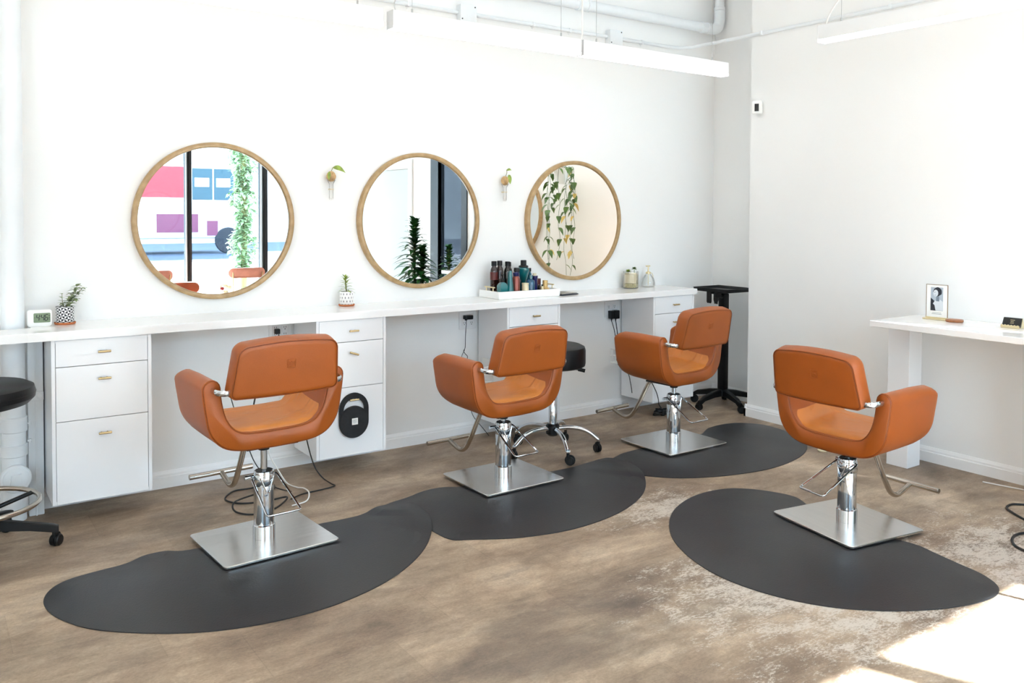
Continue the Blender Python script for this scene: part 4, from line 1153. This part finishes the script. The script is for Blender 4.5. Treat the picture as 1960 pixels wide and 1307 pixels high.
t = thing('plug', 'black plug in the outlet above the leftmost chair back', 'plug', (1.566, YW-.0105, .752))
b = BM(); box(b, -.014, .012, -.030, -.001, -.016, .012, .004); obj('plug_body', b, bp, t)
t = thing('power_adapter', 'flat black adapter in the outlet behind the middle chair', 'adapter', (2.752, YW-.0105, .748))
b = BM(); box(b, -.020, .036, -.038, -.001, -.014, .012, .005); obj('adapter_body', b, bp, t)
b = BM(); box(b, -.024, -.010, -.040, -.030, -.018, -.002, .002); obj('cord_strain', b, bp, t)
for k, (x, w) in enumerate(((3.930, .034), (3.968, .042))):
    t = thing('charger', ('narrower' if k == 0 else 'wider')+' black charger block of the pair in the right outlet', 'charger', (x, YW-.0105, .686 if k == 0 else .684))
    b = BM(); box(b, -w/2, w/2, -.036-.004*k, -.001, -.028, .028+.004*k, .004); obj('charger_body', b, bp, t)
    b = BM(); cyl(b, (0, -.02, -.028), (0, -.02, -.046), .005, 8, r1=.003); obj('cord_strain', b, bp, t)
def cord(name, pts, r, m, label, n=8):
    b = BM(); tube(b, catmull(pts, n), r, 8); return tag(obj(name, b, m, sharp=80), label, 'cord')
FZ = .0045
cord('power_cable', [(2.736, 4.565, .735), (2.741, 4.575, .70), (2.742, 4.585, .63), (2.743, 4.590, .56), (2.730, 4.585, .54), (2.742, 4.588, .52), (2.760, 4.590, .50), (2.752, 4.590, .46), (2.764, 4.586, .43), (2.790, 4.575, .425), (2.768, 4.588, .41), (2.770, 4.595, .33), (2.775, 4.59, .22), (2.79, 4.57, .13), (2.84, 4.53, .05), (2.872, 4.515, FZ)], .0020, M['cordb'], 'black knotted cord dropping from the adapter behind the middle chair')
cord('power_cable', [(2.740, 4.590, .545), (2.716, 4.588, .50), (2.722, 4.590, .44), (2.738, 4.594, .40), (2.750, 4.594, .36), (2.756, 4.594, .30)], .0018, M['cordb'], 'short loop of black cord hanging from the knot behind the middle chair')
cord('power_cable', [(3.930, 4.582, .640), (3.945, 4.58, .60), (3.962, 4.58, .54), (3.972, 4.578, .44), (3.970, 4.56, .34), (3.975, 4.46, .29), (3.985, 4.44, .22), (4.00, 4.44, .15)], .0026, M['cordb'], 'black charger cord hanging behind the farthest chair, ending in mid air')
cord('power_cable', [(3.968, 4.582, .638), (3.978, 4.585, .60), (3.990, 4.588, .54), (3.994, 4.588, .44), (3.996, 4.57, .33), (4.01, 4.45, .30), (4.02, 4.30, .27), (4.04, 4.25, .20), (4.06, 4.242, .14), (4.065, 4.24, .10), (4.085, 4.235, .07)], .0030, M['cordb'], 'black cord dropping to the cable bundle on the floor by farthest chair')
t = thing('cable_bundle', 'coiled black cord bundle on the floor under the right-end cabinet', 'cord', (4.15, 4.30, 0), rd(-20))
b = BM()
for k in range(6): tube(b, [(.062*math.cos(2*PI*q/20)*(1-.06*k), .026*math.sin(2*PI*q/20)*(1-.05*k), .006+.006*k+.012*math.sin(2*PI*q/20+k)**2) for q in range(20)], .0042, 6, closed=True)
obj('cord_coil', b, M['cordb'], t)
b = BM(); box(b, -.010, .010, -.034, .034, .0008, .046, .006); obj('cord_tie', b, bp, t)
# cords behind the leftmost chair
cord('power_cable', [(1.566, 4.57, .735), (1.59, 4.54, .66), (1.635, 4.50, .50), (1.640, 4.44, .34), (1.642, 4.36, .20), (1.645, 4.27, .09), (1.672, 4.225, .03), (1.700, 4.18, FZ), (1.70, 4.13, FZ), (1.62, 4.11, FZ), (1.52, 4.10, FZ), (1.45, 4.06, FZ)], .0034, M['cordb'], 'black cord running from the left outlet down to the floor behind leftmost chair', 10)
cord('power_cable', [(1.45, 4.575, .44), (1.42, 4.54, .34), (1.43, 4.49, .22), (1.44, 4.42, .10), (1.42, 4.36, .03), (1.36, 4.34, FZ), (1.26, 4.34, FZ), (1.19, 4.24, FZ), (1.23, 4.14, FZ), (1.34, 4.10, FZ), (1.43, 4.06, .018), (1.35, 3.98, FZ), (1.24, 3.95, FZ), (1.175, 4.02, .010), (1.20, 4.12, .022), (1.32, 4.18, .022)], .0042, M['cordb'], 'thick black cord looped on the floor behind the leftmost chair', 10)
cord('power_cable', [(1.30, 4.59, .50), (1.33, 4.56, .36), (1.37, 4.52, .22), (1.40, 4.46, .10), (1.44, 4.36, .02), (1.45, 4.27, FZ), (1.49, 4.17, FZ)], .0026, M['cordb'], 'thin black cord hanging down behind the leftmost chair column')
cord('power_cable', [(1.58, 4.575, .40), (1.54, 4.54, .30), (1.49, 4.50, .20), (1.475, 4.45, .13), (1.50, 4.40, .06), (1.52, 4.32, FZ), (1.535, 4.22, FZ), (1.545, 4.14, .018), (1.54, 4.06, .018), (1.50, 3.99, FZ), (1.42, 3.965, FZ)], .0036, M['cordw'], 'white cord slanting down to the floor behind the leftmost chair', 10)
t = thing('cable_cluster', 'black and white plug cluster on the floor behind the leftmost chair', 'cord', (1.400, 4.262, 0), .4)
b = BM(); box(b, -.035, .035, -.022, .022, .0, .030, .006); obj('plug_block', b, bp, t)
b = BM(); box(b, -.050, -.036, -.012, .012, .004, .030, .004); obj('white_plug', b, M['cordw'], t)

# ------------------------------------------------------------------ right floor edge: cords
cord('white_cable', [(4.487, 2.245, FZ), (4.50, 2.18, FZ), (4.515, 2.11, FZ), (4.53, 2.05, FZ), (4.55, 1.95, FZ), (4.55, 1.85, FZ)], .0034, M['cordw'], 'white cable lying on the floor below the white desk')
cord('black_cable', [(4.33, 1.80, .30), (4.335, 1.82, .16), (4.35, 1.86, .05), (4.36, 1.90, FZ), (4.29, 1.955, FZ), (4.25, 1.985, FZ), (4.18, 1.975, FZ), (4.13, 1.92, FZ), (4.08, 1.84, FZ)], .0055, M['cordb'], 'black cable dropping past the desk and looping on the floor, at the right edge', 10)
cord('black_cable', [(4.02, 1.72, FZ), (3.93, 1.765, FZ), (3.85, 1.78, FZ), (3.77, 1.755, FZ), (3.715, 1.705, FZ), (3.70, 1.63, FZ), (3.72, 1.56, FZ)], .0060, M['cordb'], 'black cable loop lying nearest the sunlit floor, at the right edge', 10)
b = BM(); lathe(b, [(.0, 0), (.026, 0), (.030, .006), (.028, .010), (.0, .013)], 24)
tag(obj('door_wedge', b, M['cream'], loc=(4.305, 3.10, 0.0003)), 'small cream disc on the floor behind the desk-side chair', 'disc')
t = thing('waiting_chair', 'dark wire-legged chair foot showing in the sunlight at right edge', 'chair', (3.36, 1.32, 0), .3)
b = BM(); tube(b, [(-.075, .125, .012), (-.05, .10, .40)], .008, 8); tube(b, [(.26, .125, .012), (.24, .10, .40)], .008, 8); tube(b, [(-.075, -.22, .012), (-.05, -.2, .40)], .008, 8); tube(b, [(.26, -.22, .012), (.24, -.2, .40)], .008, 8); obj('leg_frame', b, M['blackmetal'], t)
for x, y in ((-.075, .125), (.26, .125), (-.075, -.22), (.26, -.22)):
    b = BM(); lathe(b, [(.0, 0), (.014, 0), (.016, .006), (.012, .022), (.0, .024)], 14, (x, y, 0)); obj('foot_cap', b, M['blackplastic'], t)
b = BM(); box(b, -.09, .28, -.24, .14, .40, .45, .02, 3); obj('seat', b, M['pink'], t)

# ------------------------------------------------------------------ wall sensor, ceiling pipes, lamps
t = thing('wall_sensor', 'small white wall sensor with black window at the right wall corner', 'sensor', (XW, 3.885, 2.118), 0)
b = BM(); box(b, -.030, -.001, -.022, .022, -.030, .030, .006); obj('mount', b, M['frosted'], t)
b = BM(); loft(b, [[Vector((x, y*s, z*s)) for y, z in rrect(.066, .090, .010, 4)] for x, s in ((-.030, 1), (-.050, 1), (-.056, .93))]); hb = obj('housing', b, M['frosted'], t, rot=(0, 0, rd(28)))
b = BM(); box(b, -.0585, -.0562, -.014, .014, -.028, .022); obj('sensor_window', b, M['collar'], hb, smooth=False)
t = thing('ceiling_pipe', 'large white painted pipe with elbow high on the wall in the corner', 'pipe', (0, 0, 0))
b = BM(); tube(b, [(2.6, 4.52, 2.783), (4.80, 4.52, 2.783)], .036, 20); obj('pipe_run', b, M['pipew'], t)
b = BM(); tube(b, catmull([(4.79, 4.52, 2.783), (4.86, 4.52, 2.785), (4.905, 4.52, 2.805), (4.925, 4.52, 2.86), (4.926, 4.52, 2.93)], 6), .041, 20); obj('pipe_elbow', b, M['pipew'], t)
b = BM(); tube(b, [(4.926, 4.52, 2.92), (4.926, 4.52, ZC-.001)], .036, 20); obj('pipe_riser', b, M['pipew'], t)
for x in (3.55, 3.63, 4.72, 4.78):
    b = BM(); lathe(b, [(.0365, 0), (.042, .003), (.042, .022), (.0365, .025)], 20, (x, 4.52, 2.783), rot=Matrix.Rotation(PI/2, 3, 'Y')); obj('pipe_collar', b, M['pipew'], t)
b = BM(); lathe(b, [(.0365, 2.93), (.042, 2.933), (.042, 2.955), (.0365, 2.958)], 20, (4.926, 4.52, 0)); obj('pipe_collar', b, M['pipew'], t)
for x in (3.50, 3.66):
    b = BM(); cyl(b, (x, 4.52, 2.815), (x, 4.52, ZC-.001), .004, 8); box(b, x-.008, x+.008, 4.50, 4.54, 2.812, 2.835, .002); obj('pipe_hanger', b, M['pipew'], t)
t = thing('cable_conduit', 'thin white conduit along the wall that bends round to the right wall', 'conduit', (0, 0, 0))
for x0, x1 in ((-.8, 2.683), (2.801, 3.873)):
    b = BM(); tube(b, [(x0, 4.593, 2.618), (x1, 4.593, 2.618)], .0125, 12); obj('conduit_run', b, M['pipew'], t)
b = BM(); tube(b, [(3.991, 4.593, 2.618), (4.44, 4.593, 2.618)]+catmull([(4.46, 4.593, 2.618), (4.555, 4.575, 2.618), (4.595, 4.52, 2.618), (4.612, 4.42, 2.617)], 6)+[(4.612, 4.3, 2.616), (4.612, 1.6, 2.612)], .0125, 12); obj('conduit_run', b, M['pipew'], t)
for (x, y, z) in ((2.35, YW-.004, 2.592), (3.25, YW-.004, 2.592), (3.55, YW-.004, 2.592), (4.2, YW-.004, 2.592)):
    b = BM(); box(b, x-.010, x+.010, y-.030, y+.003, 2.604, 2.633, .003); cyl(b, (x, y-.002, z+.004), (x, y-.006, z+.004), .003, 8); obj('conduit_clip', b, M['pipew'], t)
for (y) in (3.85, 2.9, 2.0):
    b = BM(); box(b, XW-.032, XW-.001, y-.010, y+.010, 2.601, 2.629, .003); obj('conduit_clip', b, M['pipew'], t)
for x, lab in ((2.742, 'white junction box on the conduit above the left and middle mirrors'), (3.932, 'white junction box on the conduit near the corner, behind the lamp')):
    t = thing('junction_box', lab, 'junction box', (x, YW, 2.612), 0, 'white junction boxes on the conduit')
    b = BM(); box(b, -.055, .055, -.052, -.0005, -.048, .052, .004); obj('box_body', b, M['pipew'], t)
    b = BM(); box(b, -.0575, .0575, -.056, -.0525, -.050, .054, .002); obj('box_cover', b, M['pipew'], t)
    for sx, sz in ((-.045, -.036), (.045, .042)):
        b = BM(); lathe(b, [(.0045, 0), (.0045, .0012), (.0, .002)], 10, (sx, -.056, sz), rot=Matrix.Rotation(PI/2, 3, 'X')); obj('cover_screw', b, M['slot'], t)

def lamp(p0, p1, z, label, dm='lamp'):
    """suspended linear lamp between two plan points; z = underside"""
    p0, p1 = Vector((*p0, z)), Vector((*p1, z)); L = (p1-p0).length; d = (p1-p0).normalized()
    t = thing('linear_lamp', label, 'lamp', p0, math.atan2(d.y, d.x), 'white suspended linear lamps')
    b = BM(); box(b, 0, L, -.035, .035, .013, .087, .0025); obj('lamp_body', b, M['lampbody'], t)
    b = BM(); box(b, .003, L-.003, -.0335, .0335, .0, .0126, .001, 1); obj('diffuser', b, M[dm], t)
    for x in (-.0015, L-.0005):
        b = BM(); box(b, x, x+.002, -.036, .036, -.001, .088); obj('end_cap', b, M['outlet'], t)
    for x in (.12, L-.12):
        b = BM(); cyl(b, (x, 0, .0875), (x, 0, ZC-z-.001), .0014, 6); cyl(b, (x, 0, .0875), (x, 0, .112), .0045, 8); obj('hanging_wire', b, M['wire'], t)
    return t
LY = 3.9
lamp((.66, LY), (1.845, LY), 2.300, 'leftmost linear lamp of the row hung above the mirror wall')
l2 = lamp((1.897, LY), (3.072, LY), 2.300, 'middle linear lamp of the row hung above the mirror wall')
l3 = lamp((3.090, LY), (4.303, LY), 2.300, 'linear lamp of the mirror row that ends by the corner')
lamp((3.90, 2.855), (3.90, 1.25), 2.310, 'linear lamp pointing to the viewer at the upper right')
lamp((-1.75, -.95), (.75, -.95), 2.45, 'added fill lamp brightening the front wall, unseen behind the viewer', 'lamp_fill')  # unseen lamp, added to brighten the front wall in its reflection
b = BM(); tube(b, catmull([(3.10, LY, 2.395), (3.105, LY, 2.43), (3.105, LY, 2.60), (3.095, LY, 2.9), (3.085, LY, ZC-.001)], 6), .005, 8); tag(obj('lamp_cable', b, M['cordw']), 'white feed cable rising from the joint between two row lamps', 'cable')
b = BM(); tube(b, catmull([(3.90, 2.83, 2.405), (3.905, 2.80, 2.47), (3.92, 2.70, 2.62), (3.93, 2.65, 2.9), (3.93, 2.64, ZC-.001)], 6), .005, 8); tag(obj('lamp_cable', b, M['cordw']), 'white feed cable rising from the end of the upper right lamp', 'cable')
b = BM(); tube(b, catmull([(1.925, LY, 2.388), (1.92, LY, 2.43), (1.95, LY, 2.50), (2.0, LY, 2.60), (2.0, LY, ZC-.001)], 6), .0025, 6); tag(obj('lamp_cable', b, M['wire']), 'thin curved cable rising from the left end of the middle row lamp', 'cable')
b = BM()
for k in range(36): tube(b, [(.010*math.cos(q*PI/4)*(1 if k % 2 else .3), .010*math.cos(q*PI/4)*(.3 if k % 2 else 1), .012*math.sin(q*PI/4)+k*.018) for q in range(8)], .002, 4, closed=True)
tag(obj('hanging_chain', b, M['wire'], loc=(1.78, LY, 2.44)), 'short grey chain hanging above the joint of the two left row lamps', 'chain')

# ------------------------------------------------------------------ what the mirrors show: front of shop and street
t = thing('large_round_mirror', 'big wood framed round mirror on the front wall, seen only in the right mirror', 'mirror', (-1.02, YS, 1.38), PI)
r_ = .78
b = BM(); seg = 96; R = Matrix.Rotation(PI/2, 3, 'X')
pf = [(r_-.05, -.001), (r_-.05, -.04), (r_-.006, -.045), (r_, -.04), (r_, -.001)]
vr = [[b.verts.new(R @ Vector((q*math.cos(2*PI*k/seg), q*math.sin(2*PI*k/seg), -dd))) for k in range(seg)] for q, dd in pf]
for i in range(len(vr)):
    A, B = vr[i], vr[(i+1) % len(vr)]
    for k in range(seg): b.faces.new((A[k], A[(k+1) % seg], B[(k+1) % seg], B[k]))
obj('mirror_frame', b, M['frame'], t, sharp=50)
b = BM(); lathe(b, [(r_-.0495, .010), (r_-.0495, .022)], 64, rot=R); obj('mirror_glass', b, M['mirror'], t, smooth=False)
t = thing('hanging_plant', 'trailing heart-leaved plant in a white hanging pot, seen in the right mirror', 'plant', (.30, -1.2, 2.05))
b = BM(); lathe(b, [(.0, -.24), (.10, -.24), (.112, -.06), (.132, -.058), (.138, .0), (.130, .0), (.125, -.03), (.0, -.03)], 32); obj('pot', b, M['frosted'], t)
b = BM()
for k in range(3): a = k*2.1; tube(b, [(.13*math.cos(a), .13*math.sin(a), -.01), (0, 0, .55), (0, 0, ZC-2.03)], .003, 6)
obj('hanger', b, M['cordw'], t)
vs, vl, vy = BM(), BM(), BM()
for k in range(11):
    a = k*2.4+.3; L = random.choice((.6, .8, 1.05, 1.3, 1.5))
    if k in (2, 7): L = 1.55
    pts = [(.11*math.cos(a), .11*math.sin(a), -.01), (.19*math.cos(a), .19*math.sin(a), .0)]
    for q in range(1, 9): pts.append((.20*math.cos(a)+.03*math.sin(q*1.7+k), .20*math.sin(a)+.03*math.cos(q*1.3+k), -.02-L*q/8))
    path = catmull(pts, 5); tube(vs, path, .003, 5)
    for q in range(6, len(path), 4 if L < 1 else 5):
        aa = random.uniform(0, 6.28); LL = random.uniform(.07, .11)
        leaf(vy if random.random() < .16 else vl, path[q], (math.cos(aa), math.sin(aa), -.3), LL, LL*.8, .8, n=5)
for k in range(26):
    a = random.uniform(0, 6.28); leaf(vl, (.08*math.cos(a), .08*math.sin(a), -.02), (math.cos(a), math.sin(a), .7), .10, .075, .5, n=5)
obj('vine_stem', vs, M['leafdark'], t); obj('vine_leaf', vl, add_noise(mat('pothos_leaf', srgb(76, 108, 48), .4), 14, 2, .4), t, sharp=80); obj('yellow_leaf', vy, mat('yellow_leaf', srgb(214, 186, 104), .5), t, sharp=80)['label'] = 'yellowed leaves'

def dracaena(x, y, heads, label, potm):
    t = thing('dracaena_plant', label, 'plant', (x, y, 0), 0, 'dark leafy floor plants by the side window')
    b = BM(); lathe(b, [(.0, 0), (.10, 0), (.125, .22), (.13, .23), (.12, .23), (.115, .20), (.0, .20)], 28); obj('pot', b, potm, t)
    bs, bl = BM(), BM()
    for (dx, dy, z0, z1, n, L) in heads:
        tube(bs, [(dx*.4, dy*.4, .19), (dx, dy, z0), (dx, dy, z1)], .014, 8)
        for k in range(n):
            f = k/n; a = k*2.4; z = z0+(z1-z0)*f
            LL = L*(.75+.5*math.sin(PI*min(1, f+.15)))*.85
            leaf(bl, (dx, dy, z), (math.cos(a), math.sin(a), (.15+1.2*f*f) + .25*math.sin(k*1.7)), LL, .070, .45, n=5, fold=.15)
    obj('stem', bs, M['stem'], t); obj('foliage', bl, M['leafdark'], t, sharp=80)
dracaena(4.30, .93, [(0, 0, .55, 1.30, 120, .25), (.03, .12, .45, 1.02, 90, .21)], 'tall dark dracaena beside the desk, seen in the middle mirror', M['frosted'])
dracaena(4.44, 1.42, [(0, 0, .55, 1.04, 80, .15)], 'shorter dark dracaena by the side window, seen in the middle mirror', M['frosted'])
t = thing('spider_plant', 'spiky grass-like plant low beside the door, seen in the middle mirror', 'plant', (4.05, .45, 0))
b = BM(); lathe(b, [(.0, 0), (.10, 0), (.12, .40), (.11, .40), (.10, .37), (.0, .37)], 28); obj('pot', b, M['frosted'], t)
b = BM()
for k in range(44):
    a = k*2.4; e = random.uniform(.3, 1.3); leaf(b, (0, 0, .37), (math.cos(a)*math.cos(e), math.sin(a)*math.cos(e), math.sin(e)), random.uniform(.28, .46), .016, random.uniform(.1, .6), n=6)
obj('foliage', b, M['leafdark'], t, sharp=80)

def cafe_chair(x, y, rz, label, m, zb=.76):
    t = thing('waiting_chair', label, 'chair', (x, y, 0), rz, 'upholstered waiting chairs by the shop front')
    b = BM(); o = rrect(.40, .115, .055, 6)
    rings = [[Vector((p[0]*s, yy-.05*(p[0]/.2)**2*-1, zb-.06+p[1]*s)) for p in o] for yy, s in ((-.215, .9), (-.205, 1), (-.185, 1), (-.175, .9))]
    loft(b, rings); obj('backrest', b, m, t, sharp=60)
    b = BM(); loft(b, [[Vector((p[0]*s, p[1]*s, z)) for p in rrect(.42, .42, .10, 6)] for z, s in ((.43, .94), (.44, 1), (.475, 1), (.485, .95))]); obj('seat', b, m, t, sharp=60)
    for sx in (-.16, .16):
        b = BM(); tube(b, [(sx, -.17, .43), (sx, -.195, zb-.05)], .007, 8); obj('back_post', b, M['brass'], t)
        for sy in (-.16, .16):
            b = BM(); tube(b, [(sx, sy, .432), (sx*1.15, sy*1.15, .0)], .008, 8); obj('leg', b, M['brass'], t)
    return t
cafe_chair(3.02, -.80, PI+.05, 'pink waiting chair with rounded back, seen in the left mirror', M['pink'])
cafe_chair(2.02, -.80, PI-.05, 'second pink waiting chair, half seen at the left of the left mirror', M['pink'])
cafe_chair(2.02, .42, .25, 'terracotta waiting chair low in the left mirror', mat('terracotta_upholstery', srgb(176, 92, 58), .5), .70)
t = thing('side_table', 'low round white table between the waiting chairs', 'table', (2.72, -.45, 0))
b = BM(); lathe(b, [(.0, .43), (.20, .43), (.205, .435), (.205, .448), (.20, .452), (.0, .452)], 40); obj('table_top', b, M['lacq'], t)
b = BM(); lathe(b, [(.12, .0), (.12, .01), (.02, .016), (.02, .43)], 24); obj('pedestal', b, M['lacq'], t)
t = thing('flower_vase', 'small bunch of cream and red flowers on the low white table', 'flowers', (2.72, -.45, .4525))
b = BM(); lathe(b, [(.0, 0), (.03, 0), (.035, .04), (.022, .075), (.02, .075), (.0, .02)], 20); obj('vase', b, M['cream'], t)
for k in range(8):
    a = k*.9; b = BM(); bmesh.ops.create_icosphere(b, subdivisions=2, radius=.022, matrix=Matrix.Translation((.045*math.cos(a), .045*math.sin(a), .10+.015*(k % 3)))); tube(b, [(0, 0, .03), (.045*math.cos(a), .045*math.sin(a), .10)], .002, 5)
    obj('flower', b, M['petalred'] if k == 3 else M['petal'], t)

# street
b = BM(); box(b, -30, 45, -15.6, YS-.15, -.16, -.02); struct('pavement', b, M['pave'], smooth=False)
b = BM(); box(b, -30, 60, -34, -15.6, -.30, -.17); struct('road', b, M['asphalt'], smooth=False)
t = thing('city_bus', 'red and white city bus passing in the street, seen in the left mirror', 'bus', (4.5, -23.2, -.17))
b = BM(); box(b, -3, 5.05, -2.5, 0, .55, 3.2, .12, 3); obj('bus_body', b, M['busw'], t)
b = BM(); box(b, -2.8, 3.25, .001, .02, 2.02, 3.12, .005, 1); obj('red_panel', b, M['busr'], t)['label'] = 'red upper panel'
for x0, x1 in ((3.50, 4.20), (4.25, 4.95)):
    b = BM(); box(b, x0, x1, .001, .022, 1.95, 3.08, .01, 1); wn = obj('window', b, M['busg'], t)
    b = BM(); box(b, x0+.08, x1-.12, .0225, .026, 2.42, 2.74, .001, 1); obj('daylight_pane', b, M['busw'], wn, smooth=False)  # pale box on the glass, painted for daylight seen through the bus
for x0, x1, z0, z1 in ((2.3, 3.7, .78, 1.44), (4.0, 4.38, .66, 1.2)):
    b = BM(); box(b, x0, x1, .001, .018, z0, z1); obj('maroon_panel', b, M['busm'], t, smooth=False)
for x in (-1.2, 4.75):
    b = BM(); cyl(b, (x, -.05, .48), (x, .03, .48), .48, 28, bev=.03); obj('wheel', b, M['tyre'], t)
def street_tree(x, y, h, w, label, base=.0):
    t = thing('street_tree', label, 'tree', (x, y, -.02))
    b = BM(); tube(b, [(0, 0, 0), (.02, 0, h*.5), (0, .02, h*.9)], .05, 8); obj('trunk', b, M['stem'], t)
    b = BM()
    for k in range(1700):
        z = random.uniform(base, h); a = random.uniform(0, 6.28); rr = w*math.sqrt(random.random())*(.7+.3*math.sin(z*9))
        aa = random.uniform(0, 6.28); leaf(b, (rr*math.cos(a), rr*math.sin(a), z), (math.cos(aa), math.sin(aa), random.uniform(-.5, .5)), .12, .06, .3, n=2)
    obj('foliage', b, M['leaftree'], t, smooth=False)
street_tree(4.29, -5.0, 2.6, .25, 'slender leafy street tree outside, seen in the left mirror', .45)
b = BM(); box(b, 6.2, 6.4, -2.6, 4.5, -.02, 4.2); ba = BM(); box(ba, XW+.16, 6.2, YS-.15, 4.5, -.16, -.02); struct('alley_sky_block', ba, M['greywall'], smooth=False)  # alley ground added to keep sky light from below off the wall
wo = struct('wall_sun_block', b, M['greywall'], smooth=False)  # wall added beyond the side window to block the sun
b = BM()
for i in range(5):
    for j in range(7):
        z = 2.0+j*.16; y = .35+i*.36
        tube(b, [(6.17, y, z), (6.17, y+.15, z+.15)], .018, 4); tube(b, [(6.17, y+.30, z), (6.17, y+.17, z+.15)], .018, 4)
obj('patterned_screen', b, M['chevron'], wo, sharp=80)
b = BM(); box(b, -30, 40, -36, -35, -.3, 9.0); struct('building_outside', b, mat('pale_render', srgb(226, 222, 214), .8), smooth=False)

# ------------------------------------------------------------------ light
w = bpy.data.worlds.new('sky'); bpy.context.scene.world = w; w.use_nodes = True
bg = w.node_tree.nodes['Background']; bg.inputs['Color'].default_value = (0.57, 0.785, 1.0, 1); bg.inputs['Strength'].default_value = 6.8
sd = bpy.data.lights.new('sun', 'SUN'); sd.energy = 37.0; sd.angle = rd(0.6); sd.color = (0.90, 0.955, 1.0)
so = bpy.data.objects.new('sun', sd); C.objects.link(so)
el = rd(38.2); hd = Vector((-.334, .943)).normalized()
so.rotation_euler = Vector((hd.x*math.cos(el), hd.y*math.cos(el), -math.sin(el))).to_track_quat('-Z', 'Y').to_euler()
so.location = (4, -6, 6)
for i, (a, c) in enumerate(bays):      # sampling portals in the glazing
    pd = bpy.data.lights.new('sky_portal', 'AREA'); pd.shape = 'RECTANGLE'; pd.size = c-a; pd.size_y = GZ1-GZ0; pd.cycles.is_portal = True
    po_ = bpy.data.objects.new('sky_portal', pd); C.objects.link(po_); po_.location = ((a+c)/2, YS-.12, (GZ0+GZ1)/2); po_.rotation_euler = (rd(90), 0, 0)

# ------------------------------------------------------------------ camera and colour
cd = bpy.data.cameras.new('camera'); cam = bpy.data.objects.new('camera', cd); C.objects.link(cam)
fpx, cxp, cyp = 1646.9995, 1047.397, 456.67
cd.sensor_fit = 'HORIZONTAL'; cd.sensor_width = 36.0; cd.lens = fpx/1960*36.0
cd.shift_x = (980-cxp)/1960; cd.shift_y = (cyp-653.5)/1960
cd.clip_start = .05; cd.clip_end = 200
yaw, pitch, roll = -.6334, .0304, .006
r = Vector((math.cos(yaw), math.sin(yaw), 0)); f = Vector((-math.sin(yaw), math.cos(yaw), 0)); u = Vector((0, 0, 1))
f, u = math.cos(pitch)*f-math.sin(pitch)*u, math.cos(pitch)*u+math.sin(pitch)*f
r, u = math.cos(roll)*r+math.sin(roll)*u, math.cos(roll)*u-math.sin(roll)*r
mw = Matrix(((r.x, u.x, -f.x, 0), (r.y, u.y, -f.y, 0), (r.z, u.z, -f.z, H), (0, 0, 0, 1)))
cam.matrix_world = mw
sc = bpy.context.scene; sc.camera = cam
vs_ = sc.view_settings; vs_.view_transform = 'Standard'; vs_.look = 'None'; vs_.gamma = 1.0; vs_.exposure = 0.54; vs_.use_curve_mapping = False
sc.cycles.max_bounces = 10; sc.cycles.diffuse_bounces = 6; sc.cycles.glossy_bounces = 6; sc.cycles.transparent_max_bounces = 16; sc.cycles.transmission_bounces = 6
sc.cycles.caustics_reflective = False; sc.cycles.caustics_refractive = False
sc.cycles.sample_clamp_indirect = 6.0
sc.cycles.use_denoising = True
